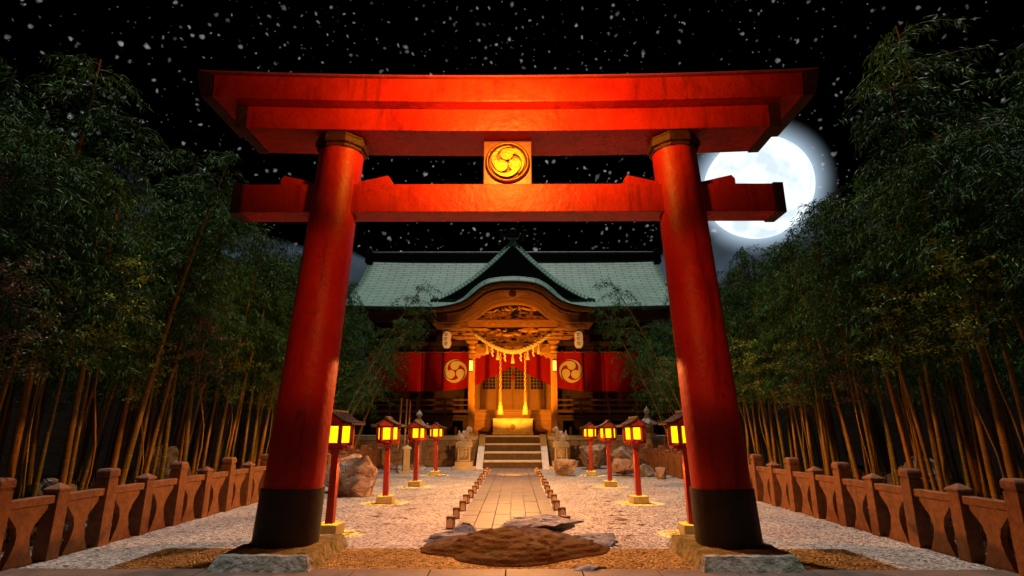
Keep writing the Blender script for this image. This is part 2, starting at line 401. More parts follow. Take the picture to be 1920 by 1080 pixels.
fence(-1,'weathered stone fence with vase-shaped panels along the left edge of the gravel')
fence(1,'weathered stone fence with vase-shaped panels along the right edge of the gravel')

# ------------------------------------------------------------------ red post lanterns
def make_lantern():
    t = empty('post_lantern')
    b = MB(); b.box(-.18,.18,-.18,.18,0,.165); b.build('base_block', M['pedst'], t, .012)
    b = MB(); b.frus((0,0,.166),(.062,.062),(0,0,1.22),(.056,.056)); b.frus((0,0,1.221),(.07,.07),(0,0,1.30),(.09,.09)); b.build('post', M['lred'], t, .006)
    b = MB(); b.box(-.20,.20,-.20,.20,1.301,1.335)
    b.lathe([(.27,1.336),(.27,1.366)], 6, 0, None, False); b.build('tray', M['lred'], t, .005)
    # hexagonal body
    fr = MB(); pn = []
    Rr = .245
    for k in range(6):
        a = 2*PI*k/6+PI/6*0; 
        x, y = Rr*math.cos(a), Rr*math.sin(a)
        fr.box(-.03,.03,-.03,.03,1.367,1.715,0,Matrix.Translation((x,y,0)) @ Matrix.Rotation(a,4,'Z'))
    fr.lathe([(Rr+.005,1.3665),(Rr+.005,1.41),(Rr-.03,1.41),(Rr-.03,1.3665)], 6, 0, Matrix.Rotation(-PI/6,4,'Z'), False)
    fr.lathe([(Rr+.005,1.675),(Rr+.005,1.715),(Rr-.03,1.715),(Rr-.03,1.675)], 6, 0, Matrix.Rotation(-PI/6,4,'Z'), False)
    fr.build('frame', M['lred'], t, .003)
    for k in range(6):
        a0 = 2*PI*k/6; a1 = 2*PI*(k+1)/6; am = (a0+a1)/2; ap = Rr*math.cos(PI/6)-.012; hw = Rr/2-.034
        b = MB(); b.box(-hw,hw,-.003,.003,1.411,1.674,0,Matrix.Rotation(am+PI/2,4,'Z') @ Matrix.Translation((0,-ap,0)))
        b.build('paper_pane', M['pane'], t)
    # curved gabled roof, ridge running front to back
    def prof(x): 
        u = abs(x)/.38; return 1.885-.175*(u**.8)+.0*u if u < 1 else 1.71
    xs_ = [-.35+.70*i/20 for i in range(21)]
    b = MB(); top = [(x, 1.895-.20*(abs(x)/.35)**.75+.03*max(0,abs(x)/.35-.7)/.3) for x in xs_]
    poly = top+[(x,z-.028) for x,z in reversed(top)]
    b.prism(poly, -.30,.30)
    for yy in (-.305,-.2,-.1,0,.1,.2,.305):
        path = [(x,yy,z+.008) for x,z in top]; b.tube(path, .014, 6)
    b.tube([(0,-.36,1.91),(0,.36,1.91)], .026, 8); b.build('roof', M['bark'], t)
    # red arched front and back tympanum
    for s in (-1,1):
        b = MB(); poly = [(-.15,1.716)]+[(.15*math.cos(PI-PI*i/12), 1.74+.095*math.sin(PI*i/12)) for i in range(13)]+[(.15,1.716)]
        b.prism(poly, s*.27-.012, s*.27+.012); b.build('gable_arch', M['lred'], t, .004)
    b = MB(); b.box(-.25,.25,-.25,.25,1.7155,1.728); b.build('ceiling_board', M['lred'], t)
    for kind,z,e in (('bulb',1.54,34.0),):
        l = bpy.data.lights.new('lantern_bulb','POINT'); l.energy = e; l.color = (1,.50,.12); l.shadow_soft_size = .05
        o = bpy.data.objects.new('bulb', l); COL.objects.link(o); o.parent = t; o.location = (0,0,z)
    l = bpy.data.lights.new('lantern_downlight','SPOT'); l.energy = 130; l.color = (1,.60,.03); l.spot_size = R(40); l.spot_blend = .25; l.shadow_soft_size = .015
    for sx in (-.13,.13):
        o = bpy.data.objects.new('downlight', l); COL.objects.link(o); o.parent = t; o.location = (sx,0,1.285)
    return t
proto = make_lantern(); k = 0
wh = ['nearest the torii','second from the torii','third from the torii','nearest the shrine']
for s, nm in ((-1,'left'),(1,'right')):
    for i, y in enumerate((9.4,13.3,17.2,21.4)):
        o = proto if k == 0 else copy_tree(proto); k += 1
        o.location = ((2.95 if s > 0 else -2.87),y,.012); o.rotation_euler = (random.uniform(-.012,.012),random.uniform(-.015,.015),random.uniform(-.09,.09))
        tag(o, f'red wooden post lantern with glowing yellow panes, {wh[i]} in the {nm} row', 'lantern', 'red post lanterns lining the gravel court')

# ------------------------------------------------------------------ small candle lanterns by the path
def make_tea():
    t = empty('candle_lantern')
    b = MB()
    for sx in (-1,1):
        for sy in (-1,1): b.box(sx*.055-.008,sx*.055+.008,sy*.055-.008,sy*.055+.008,0,.175)
    b.box(-.066,.066,-.066,.066,.1755,.192); b.box(-.066,.066,-.066,.066,-.005,.0148)
    for a in range(4):       # arched top of each opening
        Mz = Matrix.Rotation(a*PI/2,4,'Z')
        b.prism([(-.046,.175),(-.046,.135)]+[(-.046+.092*i/8, .135+.03*math.sin(PI*i/8)) for i in range(1,8)]+[(.046,.135),(.046,.175)], -.060,-.052,'XZ',0,Mz)
    b.build('case', mat('small_lantern_wood',(.10,.045,.02),(.16,.07,.03),.7,9,.4,40) , t, .002)
    b = MB(); b.box(-.045,.045,-.045,.045,.0155,.17); b.build('paper_shade', M['tealight'], t)
    return t
tea = make_tea(); k = 0
for s, nm in ((-1,'left'),(1,'right')):
    for i in range(13):
        y = 9.9+i*1.09
        o = tea if k == 0 else copy_tree(tea); k += 1
        o.location = (s*(.985+random.uniform(-.02,.02)),y+random.uniform(-.08,.08),.018); o.rotation_euler = (0,0,random.uniform(-.25,.25))
        tag(o, f'small square candle lantern beside the {nm} edge of the stone path, {ORD[i]} from the torii', 'candle lantern', 'candle lanterns edging the stone path')

# ------------------------------------------------------------------ rocks
def rock(name, label, cat, loc, size, seed, m, cuts=9, rz=0, rough=.10, sub_=5, sink=.12, group='garden rocks on the gravel', keep=.62, flat=None):
    rn = random.Random(seed); bm = bmesh.new(); bmesh.ops.create_icosphere(bm, subdivisions=sub_, radius=1)
    planes = []
    for i in range(cuts+7):
        d = Vector((rn.gauss(0,1),rn.gauss(0,1),rn.gauss(.2,.8))).normalized(); planes.append((d, rn.uniform(keep-.16,.80)))
    if flat: planes.append((Vector((0,0,1)), flat))
    off = Vector((rn.uniform(0,90),rn.uniform(0,90),rn.uniform(0,90)))
    for v in bm.verts:
        p = v.co.copy()
        for d, h in planes:
            e = p.dot(d)-h
            if e > 0: p -= d*e*.96
        q = p*1.5+off
        p += p.normalized()*(rough*.85*noise.fractal(q,.9,2.,6)+rough*.28*(noise.ridged_multi_fractal(q*1.3,1.,2.,5,1.,2.)-1.)-rough*1.2*max(0,.06-abs(noise.noise(q*1.0)))*10)
        v.co = Vector((p.x*size[0],p.y*size[1],(p.z+1-sink*2)*size[2]))
    for f in bm.faces: f.smooth = True
    me = bpy.data.meshes.new(name); bm.to_mesh(me); bm.free(); me.materials.append(m)
    try: me.set_sharp_from_angle(angle=R(20))
    except Exception: pass
    o = bpy.data.objects.new(name, me); COL.objects.link(o); o.location = loc; o.rotation_euler = (0,0,rz)
    return tag(o, label, cat, group)
rock('rock','big angular orange-brown rock on the left gravel behind the nearest lantern','rock',(-3.98,14.75,0),(.72,.62,.62),3,M['rock'],8,.3,.10,5,.14)
rock('rock','tall leaning grey rock with a pointed top against the left fence side','rock',(-4.82,15.65,0),(.95,.62,.66),21,M['rock'],10,.5,.10,5,.12,keep=.5)
rock('rock','layered flat-topped tan rock on the gravel right of the steps','rock',(2.02,21.4,0),(.66,.55,.44),8,M['rock'],9,.2,.12,5,.1,flat=.55)
rock('rock','tall pale peaked rock by the platform wall behind the right lanterns','rock',(3.62,25.2,0),(1.0,.75,.78),31,M['rock'],9,1.1,.11,5,.15)
rock('rock','rounded orange rock by the platform wall beside the right stone lantern','rock',(5.05,25.6,0),(.92,.6,.62),14,M['rock'],8,.4,.10,5,.14)
rock('rock','low wide cream rock in front of the right stone lantern','rock',(4.15,21.3,0),(.72,.5,.36),17,M['rock'],9,.2,.12,5,.1)
rock('rock','cracked grey rock attached beside the low cream rock on the right','rock',(4.86,21.0,0),(.42,.42,.31),27,M['rock_grey'],9,.8,.12,4,.1)
rock('rock','small upright boulder next to the right fence','rock',(5.2,19.9,0),(.28,.26,.29),5,M['rock'],6,.2,.08,4,.12)
def outcrop(name,label,x0,x1,y0,y1,hf,m,n=150):
    rows = []
    for j in range(n+1):
        y = y0+(y1-y0)*j/n; rows.append([(x0+(x1-x0)*i/n, y, hf(x0+(x1-x0)*i/n,y)) for i in range(n+1)])
    b = MB(); b.strip(rows,0,True)
    keep = [k for k,f in enumerate(b.f) if max(b.v[i][2] for i in f) > -.05]
    b.f = [b.f[k] for k in keep]; b.m = [0]*len(keep); b.sm = [True]*len(keep)
    o = b.build(name,m); o.data.set_sharp_from_angle(angle=R(35)); tag(o,label,'rock','garden rocks on the gravel')
def hmain(x,y):
    n1 = noise.fractal(Vector((x*1.3,y*1.6,3.)),1.,2.,6); n2 = noise.ridged_multi_fractal(Vector((x*.9+4,y*1.5,1.)),1.,2.,5,1.,2.)
    u = max(0,1-abs((x-.08+.1*noise.noise(Vector((y*2,1,x))))/1.42)**1.25-abs((y-8.35+.12*noise.noise(Vector((x*2,7,2))))/1.2)**1.7)
    h = .30*u**.85-.05*max(0,.09-abs(x-.45+.35*(y-8.)+.1*noise.noise(Vector((x*3,y*3,0)))))/.09*min(1,u*3)
    st = .045; k = h+.075*n1*u**.4+.045*(n2-1.1)*u**.4
    k = k*.6+.4*(math.floor(k/st)*st+st*min(1,max(0,(k/st-math.floor(k/st)-.5)*3)))
    return k-.06*(1 if u <= 0 else 0)-.015
outcrop('rock','broad half-buried red-brown rock mound in front of the path under the torii',-1.4,1.7,7.1,9.6,hmain,M['mound'])
rock('rock','jagged pale grey rock peak crowning the back of the central red-brown mound','rock',(.42,8.98,.03),(.98,.40,.27),93,M['rock_grey'],9,.1,.12,5,.18,keep=.5)
rock('rock','thin dark rock ledge reaching left from the central red-brown mound','rock',(-.75,8.8,-.02),(.80,.30,.20),52,M['rock_grey'],9,-.12,.2,4,.25,keep=.45)
rock('rock','thin dark rock ledge reaching right from the central red-brown mound','rock',(1.25,8.62,-.02),(.55,.22,.15),57,M['rock_grey'],9,-.35,.2,4,.25,keep=.45)
rock('rock','flat pale stone on the gravel left of the first steps','rock',(-2.7,21.2,-.02),(.34,.22,.07),61,M['rock'],7,.1,.12,4,.2)
rock('rock','flat pale stone on the gravel before the left stone lantern','rock',(-4.0,24.4,-.02),(.42,.3,.12),66,M['rock'],7,.6,.12,4,.2)
rock('rock','low grey stone at the foot of the far left fence','rock',(-5.3,24.5,-.02),(.5,.34,.2),68,M['rock'],7,.2,.12,4,.15)
rock('rock','small flat stone poking up at the pavement edge right of the centre','rock',(.95,7.08,-.03),(.34,.12,.09),71,M['rock_grey'],7,.05,.12,4,.25)
for i,(x,y,sz,sd,lb) in enumerate(((-10.5,17.,1.0,81,'large dark boulder among the left bamboo, nearer the shrine'),(-9.6,12.2,.7,82,'mossy dark boulder among the left bamboo, nearer the torii'),(10.6,15.,.9,83,'large dark boulder deep among the right bamboo'))):
    rock('boulder',lb,'boulder',(x,y,-.2),(sz,sz,sz*.8),sd,M['rock_grey'],9,.4,.14,5,.1,'boulders in the bamboo groves')

# ------------------------------------------------------------------ shrine platform, stairs
PZ = 1.42
P_ = tag(empty('stone_platform',(0,27.5,0)), 'raised stone block platform with a coping under the shrine', 'platform')
def inv(o, par): o.matrix_parent_inverse = Matrix.Translation(-Vector(par.location)); return o
rp = random.Random(9)
for s in (-1,1):
    b = MB(); x = 1.66; 
    b.box(min(s*1.6,s*9.3),max(s*1.6,s*9.3),27.58,28.2,0,1.2)
    rowh = [0,.30,.62,.90,1.195]
    for i in range(4):
        x = 1.66
        while x < 9.3:
            w = rp.uniform(.35,.95); x1 = min(x+w,9.3); dz = rp.choice([0,0,.06,-.05])
            zt = rowh[i+1]-.012
            b.box(min(s*(x+.008),s*(x1-.008)),max(s*(x+.008),s*(x1-.008)),27.5-rp.uniform(0,.05),27.6,rowh[i]+.002,zt); x = x1
    inv(b.build('block_wall', mat('wall_blocks_%d'%s,(.28,.175,.105),(.46,.30,.19),.85,3.5,1.,9,dist=.05,spots=(.12,.08,.05),spsc=3),P_,.018),P_)
    b = MB(); b.box(min(s*1.66,s*9.35),max(s*1.66,s*9.35),27.42,27.9,1.201,PZ); inv(b.build('coping',M['stair'],P_,.015),P_)
b = MB(); b.box(-9.3,9.3,27.901,37,.9,PZ-.004); b.box(-1.655,1.655,27.45,27.9,.9,PZ); inv(b.build('floor_slab',M['stair'],P_),P_)
St = tag(empty('stone_steps',(0,25.2,0)), 'flight of four stone steps with pale side slabs leading up to the shrine', 'steps')
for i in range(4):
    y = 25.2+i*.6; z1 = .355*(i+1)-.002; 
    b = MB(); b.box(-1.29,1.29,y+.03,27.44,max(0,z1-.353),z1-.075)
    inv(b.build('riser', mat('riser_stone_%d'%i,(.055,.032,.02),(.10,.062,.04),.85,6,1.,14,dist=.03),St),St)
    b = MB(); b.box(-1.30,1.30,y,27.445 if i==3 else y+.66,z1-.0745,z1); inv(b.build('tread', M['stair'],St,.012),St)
for s in (-1,1):
    b = MB(); b.prism([(24.75,0),(24.85,.10),(27.25,1.47),(27.44,1.47),(27.44,0)],min(s*1.305,s*1.6),max(s*1.305,s*1.6),'YZ'); inv(b.build('side_slab',M['stair'],St,.02),St)

# ------------------------------------------------------------------ shrine hall
H = tag(empty('shrine_hall',(0,31,0)), 'wooden shrine hall with a green copper roof and curved golden porch', 'shrine')
def hp(b, name, m, bevel=0, parent=None):
    o = b.build(name, m, parent or H, bevel)
    if parent is None: inv(o, H)
    return o
# main roof
prof = [(28.2,8.02),(28.9,8.42),(29.7,8.96),(30.5,9.55),(31.2,10.12),(31.9,10.76),(32.5,11.42),(33.0,12.1)]
def smoothp(pr, n=4):
    out = []
    for i in range(len(pr)-1):
        p0 = pr[max(i-1,0)]; p1 = pr[i]; p2 = pr[i+1]; p3 = pr[min(i+2,len(pr)-1)]
        for k in range(n):
            t = k/n; out.append(tuple(.5*((2*p1[j])+(-p0[j]+p2[j])*t+(2*p0[j]-5*p1[j]+4*p2[j]-p3[j])*t*t+(-p0[j]+3*p1[j]-3*p2[j]+p3[j])*t**3) for j in range(2)))
    out.append(pr[-1]); return out
sp_ = smoothp(prof)
def uvmap(o, f):
    me = o.data; uv = me.uv_layers.new(name='UVMap')
    for p in me.polygons:
        for li in p.loop_indices:
            uv.data[li].uv = f(me.vertices[me.loops[li].vertex_index].co)
arc = [0]
for i in range(1,len(sp_)): arc.append(arc[-1]+math.dist(sp_[i],sp_[i-1]))
def roof_arc(y):
    y = y if y <= 33 else 66-y
    for i in range(1,len(sp_)):
        if sp_[i][0] >= y-1e-6:
            t = (y-sp_[i-1][0])/(sp_[i][0]-sp_[i-1][0]); return arc[i-1]+t*(arc[i]-arc[i-1])
    return arc[-1]
b = MB(); rows = []
NX = 40
for (y,z) in sp_+[(66-y,z) for y,z in reversed(sp_[:-1])]:
    rows.append([(-9.15+18.3*i/NX, y, z+.10*(abs(-9.15+18.3*i/NX)/9.15)**4) for i in range(NX+1)])
b.strip(rows, 0, True); ro = hp(b,'roof',M['copper'])
sol = ro.modifiers.new('thick','SOLIDIFY'); sol.thickness = .22; sol.offset = -1
uvmap(ro, lambda c: (c.x, roof_arc(c.y)))
b = MB()
b.box(-9.1,9.1,32.96,33.5,11.9,12.5); b.box(-9.2,9.2,32.86,33.6,12.503,12.58); b.box(-9.2,9.2,32.92,33.54,12.583,12.66); b.tube([(-9.25,33.23,12.71),(9.25,33.23,12.71)],.09,8)
rg = hp(b,'ridge',M['blackwood'],.01,ro); 
for s in (-1,1):
    b = MB()
    b.box(min(s*9.0,s*9.38),max(s*9.0,s*9.38),32.8,33.6,11.95,12.2); b.box(min(s*9.05,s*9.34),max(s*9.05,s*9.34),32.75,33.6,12.205,12.45)
    b.box(min(s*9.1,s*9.42),max(s*9.1,s*9.42),32.7,33.6,12.455,12.62); b.box(min(s*8.95,s*9.3),max(s*8.95,s*9.3),32.72,33.6,12.625,12.82)
    b.prism([(s*8.85,12.0),(s*9.2,12.0),(s*9.12,11.45),(s*8.95,11.45)],32.66,32.85)
    hp(b,'ridge_end',M['blackwood'],.012,ro)
# eave edge, rafters and beams beneath
b = MB(); b.box(-9.1,9.1,28.26,28.40,7.62,7.80); b.box(-9.0,9.0,28.9,29.1,7.35,7.72); b.box(-8.8,8.8,31.0,31.25,7.0,7.35); b.box(-8.8,8.8,30.9,31.2,6.35,6.6)
hp(b,'eave_beam',M['dkwood'],.01)
b = MB(); x = -9.0
while x < 9.0:
    b.box(x,x+.09,28.3,31.6,7.80,7.90); x += .26
hp(b,'rafters',M['dkwood'])
for s in (-1,1):    # gable ends
    b = MB(); b.prism([(28.9,8.0)]+[(y,z-.42) for y,z in sp_ if y > 29.2]+[(66-y,z-.42) for y,z in reversed(sp_[:-1]) if y > 29.2]+[(37.1,8.0)], s*8.5-.05, s*8.5+.05,'YZ'); hp(b,'gable_wall',M['dkwood'])
# walls and main posts
b = MB(); b.box(-8.6,-2.4,32.1,32.3,PZ,7.6); b.box(2.4,8.6,32.1,32.3,PZ,7.6); b.box(-2.4,2.4,32.25,32.3,PZ,7.6); b.box(-8.6,-8.4,32.3,37.5,PZ,7.9); b.box(8.4,8.6,32.3,37.5,PZ,7.9); b.box(-8.6,8.6,37.5,37.6,PZ,7.9)
for s in (-1,1):
    for k in range(8): b.box(s*(2.6+k*.75)-.03,s*(2.6+k*.75)+.03,32.04,32.098,2.6,7.3)
    b.box(min(s*2.4,s*8.6),max(s*2.4,s*8.6),32.02,32.097,3.6,3.72)
hp(b,'wall',M['dkwood'],.006)
for x in (-8.4,-5.2,-2.35,2.35,5.2,8.4):
    b = MB(); b.box(x-.17,x+.17,31.3,31.64,PZ,7.0); b.box(x-.25,x+.25,31.2,31.74,2.55,2.75); hp(b,'pillar',M['dkwood'],.02)
# verandah
b = MB(); b.box(-8.9,8.9,30.05,32.1,2.32,2.46); b.box(-8.9,8.9,30.12,30.3,2.16,2.315)
hp(b,'verandah_floor',M['dkwood'],.01)
for s in (-1,1):
    b = MB()
    for z,h,yy in ((3.26,.05,30.16),(2.98,.045,30.16),(2.66,.08,30.16)):
        b.box(min(s*2.25,s*8.9),max(s*2.25,s*8.9),yy-.04,yy+.04,z-h,z+h)
    for x in (2.3,3.7,5.2,6.7,8.2): b.box(s*x-.06,s*x+.06,30.1,30.22,2.461,3.40)
    hp(b,'railing',mat('railing_wood_%d'%s,(.12,.04,.016),(.19,.065,.025),.55,3,.3,14,stretch=(.8,5,5)),.008)
    for x in (2.6,5.0,7.6):
        b = MB(); b.box(s*x-.11,s*x+.11,30.15,30.37,PZ,2.155); hp(b,'floor_post',M['dkwood'],.01)
# porch front planks (step up to the verandah)
b = MB()
for i in range(5):
    z0 = PZ+.005+i*.245; b.box(-2.2,2.2,29.95+(i%2)*.006,30.02,z0,z0+.238)
b.box(-2.25,2.25,29.88,30.04,2.655,2.73); hp(b,'porch_step_boards',M['woodh'],.006)
b = MB(); b.box(-2.25,2.25,30.04,32.1,2.62,2.725); hp(b,'porch_floor',M['woodh'])
# doors
b = MB(); b.box(-2.35,2.35,32.2,32.24,2.73,6.9); hp(b,'door_backing',M['lattice_dark'])
for i in range(4):
    x0 = -1.86+i*.93; x1 = x0+.91
    b = MB(); yf = 32.06
    b.box(x0,x0+.09,yf,yf+.08,2.73,5.6); b.box(x1-.09,x1,yf,yf+.08,2.73,5.6)
    for z0,z1 in ((2.73,2.86),(3.28,3.36),(3.86,3.98),(5.5,5.6)): b.box(x0+.091,x1-.091,yf+.005,yf+.075,z0,z1)
    b.box(x0+.09,x1-.09,yf+.04,yf+.06,2.86,3.28); b.box(x0+.09,x1-.09,yf+.04,yf+.06,3.36,3.86)
    d = hp(b,'door',M['wood'],.004)
    b = MB()
    for k in range(1,4): xx = x0+.09+(x1-x0-.18)*k/4; b.box(xx-.012,xx+.012,yf+.02,yf+.045,3.98,5.5)
    z = 4.16
    while z < 5.45: b.box(x0+.09,x1-.09,yf+.024,yf+.041,z-.012,z+.012); z += .185
    hp(b,'lattice',M['wood'],0,d)
for s in (-1,1):
    b = MB(); b.box(min(s*1.88,s*2.35),max(s*1.88,s*2.35),32.04,32.14,2.73,5.7); hp(b,'door_jamb',M['wood'],.01)
b = MB(); b.box(-2.35,2.35,32.0,32.1,5.65,6.95); hp(b,'transom_board',M['woodh'],.01)

# porch posts
for s in (-1,1):
    b = MB(); b.box(s*2.1-.165,s*2.1+.165,27.85,28.18,PZ+.12,5.48); po = hp(b,'porch_post',M['wood'],.03)
    b = MB(); b.box(s*2.1-.22,s*2.1+.22,27.8,28.23,PZ,PZ+.118); b.build('base',M['stair'],po,.01)
    b = MB(); b.lathe([(.20,5.50),(.25,5.53),(.25,5.62),(.20,5.66),(.17,5.72),(.24,5.80),(.24,5.86)],16,0,Matrix.Translation((s*2.1,28.02,0))); b.build('capital',M['carve'],po)
    b = MB(); b.box(s*2.1-.14,s*2.1+.14,27.88,28.15,5.865,7.0); b.build('upper_post',M['wood'],po,.01)
# rainbow tie beams and carved fascia
def arch_beam(z0, z1, x, yf, yb, rise, n=16):
    top = [(-x+2*x*i/n, z1+rise*math.sin(PI*i/n)*.4) for i in range(n+1)]; bot = [(-x+2*x*i/n, z0+rise*math.sin(PI*i/n)) for i in range(n+1)]
    b = MB(); b.prism(top+bot[::-1], yf, yb); return b
hp(arch_beam(5.50,5.97,1.9,27.86,28.12,.12),'tie_beam',M['woodh'],.015)
for s in (-1,1):
    b = MB(); pts = [(s*1.93,5.5),(s*1.93,5.18)]+[(s*(1.93-.62*t), 5.2+.30*t+.05*math.sin(t*14)) for t in [i/10 for i in range(11)]]
    b.prism(pts, 27.9,28.08); hp(b,'beam_bracket',M['carve'],.01)
hp(arch_beam(6.80,7.18,3.1,27.62,27.9,.05),'rainbow_beam',M['woodh'],.015)
b = MB()
for s in (-1,1):    # scroll carving on the rainbow beam
    for (cx,r,dr) in ((.62,.13,1),(1.02,.09,-1),(1.36,.12,1)):
        path = [(s*(cx+r*(1-t/14)*math.cos(dr*t*.9)), 27.61, 7.0+r*(1-t/14)*math.sin(dr*t*.9)) for t in range(13)]
        b.tube(path,.018,6)
    b.tube([(s*(.2+1.5*i/14),27.61,6.94+.05*math.sin(i*1.1)) for i in range(15)],.015,6)
hp(b,'beam_scrolls',M['carve'])
b = MB(); b.box(-1.95,1.95,28.12,28.2,5.95,7.6); b.prism([(-2.0,7.15),(-1.6,7.7),(-.9,8.1),(0,8.25),(.9,8.1),(1.6,7.7),(2.0,7.15)],28.0,28.11); hp(b,'carving_backboard',M['lattice_dark'])
# dragon-like swirling carvings
def carving(name, seed, n, xr, z0, z1, yf, rmin, rmax, arch=None):
    rn = random.Random(seed); b = MB()
    for i in range(n):
        x = rn.uniform(-xr,xr); zt = z1 if arch is None else arch(x)
        if zt < z0+.08: continue
        z = rn.uniform(z0,zt); a = rn.uniform(0,6.28); path = []; rad = []; L_ = rn.randint(9,17); curl = rn.uniform(-.42,.42); r0 = rn.uniform(rmin,rmax)
        y = yf+rn.uniform(0,.1)
        for k in range(L_):
            path.append((x,y,z)); rad.append(r0*math.sin(PI*(k+.6)/(L_+.2))**.7)
            a += curl+rn.gauss(0,.15); st = r0*.75
            nx = x+st*math.cos(a)*1.4; nz = z+st*math.sin(a)*.8; zt = z1 if arch is None else arch(nx)
            if abs(nx) > xr: a = PI-a; nx = x
            if nz < z0+r0*.5 or nz > zt-r0*.5: a = -a; nz = z
            x, z = nx, nz; y = yf+.06*math.sin(k*.8)
        b.tube(path, rad, 8)
    o = hp(b,name,M['carve']); return o
carving('lower_carving',4,42,1.5,6.02,6.78,27.98,.045,.115)
carving('gable_carving',6,60,1.75,7.22,8.1,27.95,.03,.075,lambda x: 8.02-.26*x*x)
# bracket blocks stepping out beside the posts
for s in (-1,1):
    b = MB()
    for (x0,x1,z0,z1) in ((1.80,2.42,5.98,6.12),(1.66,2.6,6.18,6.32),(2.5,3.1,6.22,6.34),(1.45,2.85,6.40,6.52),(2.55,3.45,6.42,6.56),(1.3,3.7,6.62,6.76)):
        b.prism([(s*x0,z1),(s*(x0+.06),z0+.03),(s*(x0+.14),z0),(s*(x1-.16),z0),(s*(x1-.05),z0+.04),(s*x1,z1)], 27.68,28.1)
    for x in (1.7,2.1,2.5,2.9,3.3): b.box(s*x-.07,s*x+.07,27.72,28.05,6.525,6.615)
    for x in (1.75,2.1,2.45): b.box(s*x-.07,s*x+.07,27.72,28.05,6.325,6.395)
    hp(b,'bracket_set',M['carve'],.012)
    b = MB(); b.box(min(s*2.3,s*3.75),max(s*2.3,s*3.75),26.9,31.2,6.765,6.9); hp(b,'side_purlin',M['woodh'],.01)
# ceiling under the porch roof
K_out = [(4.11,7.60),(3.5,7.66),(2.85,7.79),(2.4,7.97),(2.03,8.25),(1.6,8.62),(1.16,8.83),(.6,8.93),(0,8.95)]
K_top = [(4.14,7.68),(3.22,7.83),(2.54,8.2),(2.03,8.72),(1.39,9.17),(.7,9.31),(0,9.36)]
K_in = [(4.0,6.80),(2.66,6.87),(2.22,7.05),(1.79,7.31),(1.37,7.69),(.93,7.92),(.45,8.03),(0,8.05)]
def full(pr, n=5):
    L_ = smoothp([(-x,z) for x,z in pr], n); return L_+[(-x,z) for x,z in reversed(L_[:-1])]
def resamp(pts, n=48):
    d = [0]
    for i in range(1,len(pts)): d.append(d[-1]+math.dist(pts[i],pts[i-1]))
    out = []; j = 0
    for k in range(n+1):
        t = d[-1]*k/n
        while j < len(d)-2 and d[j+1] < t: j += 1
        u = (t-d[j])/(d[j+1]-d[j]+1e-9); out.append((pts[j][0]+(pts[j+1][0]-pts[j][0])*u, pts[j][1]+(pts[j+1][1]-pts[j][1])*u))
    return out
ko = resamp(full(K_out)); ki = resamp(full(K_in)); kt = resamp(full(K_top))
def lerp(A,B,t): return [(a[0]+(b_[0]-a[0])*t, a[1]+(b_[1]-a[1])*t) for a,b_ in zip(A,B)]
def band(A, B, y0, y1):
    rows = [[(a[0],y0,a[1]),(c[0],y0,c[1]),(c[0],y1,c[1]),(a[0],y1,a[1])] for a,c in zip(A,B)]
    b = MB(); b.strip(rows,0,False,True,None,True); return b
hp(band(ko,lerp(ko,ki,.035),26.58,28.3),'porch_gold_edge',M['gold'])
hp(band(lerp(ko,ki,.04),lerp(ko,ki,.17),26.70,28.3),'porch_rafter_band',mat('dark_red_band',(.16,.045,.018),(.22,.07,.03),.5,4,.2,20))
A_ = lerp(ko,ki,.10); b = MB()
for i in range(0,len(A_)-1):
    for u in (.25,.75):
        x = A_[i][0]+(A_[i+1][0]-A_[i][0])*u; z = A_[i][1]+(A_[i+1][1]-A_[i][1])*u; an = math.atan2(A_[i+1][1]-A_[i][1],A_[i+1][0]-A_[i][0])
        b.box(-.03,.03,26.64,26.72,-.04,.04,0,Matrix.Translation((x,0,z)) @ Matrix.Rotation(-an,4,'Y'))
hp(b,'porch_rafter_ends',M['carve'])
hp(band(lerp(ko,ki,.175),lerp(ko,ki,.30),26.64,28.3),'porch_moulding',M['carve'])
hp(band(lerp(ko,ki,.305),lerp(ko,ki,.42),26.76,28.3),'porch_moulding',M['dkwood'])
hp(band(lerp(ko,ki,.425),lerp(ko,ki,.50),26.66,28.3),'porch_moulding',M['carve'])
hp(band(lerp(ko,ki,.505),lerp(ko,ki,.93),26.72,28.3),'bargeboard',M['woodh'])
hp(band(lerp(ko,ki,.935),lerp(ko,ki,1.0),26.66,28.3),'bargeboard_lip',M['carve'])
for s in (-1,1):
    b = MB(); b.box(min(s*3.28,s*4.02),max(s*3.28,s*4.02),26.6,26.74,6.86,7.26); hp(b,'bargeboard_fitting',M['gold'],.02)
    b = MB()
    for k in range(4): b.tube([(s*(1.95+.16*k+.08*math.cos(t*.8)),26.64,7.72-.10*k+.08*math.sin(t*.8)) for t in range(8)],.022,6)
    hp(b,'bargeboard_scroll',M['gold'])
    b = MB(); b.box(min(s*2.6,s*3.6),max(s*2.6,s*3.6),26.8,27.1,6.62,6.78); b.tube([(s*3.6,26.76,6.72),(s*3.6,27.14,6.72)],.1,10); hp(b,'purlin_end',M['carve'],.01)
# pendant with crest
b = MB(); b.prism([(-.75,8.28),(-.62,8.48),(-.5,8.52),(.5,8.52),(.62,8.48),(.75,8.28),(.4,8.24),(.2,8.14),(0,8.06),(-.2,8.14),(-.4,8.24)],26.60,26.66)
pe = hp(b,'gable_pendant',M['carve'],.012)
b = MB(); MX = Matrix.Translation((0,26.6,8.33)) @ Matrix.Rotation(PI/2,4,'X')
b.lathe([(.19,-.004),(.19,.04),(.16,.05),(.15,.02)],28,0,MX)
for q in tomoe(R_=.14,n=8): b.prism(q,.018,.045,'XY',0,MX)
hp(b,'crest',M['gold'],0,pe)
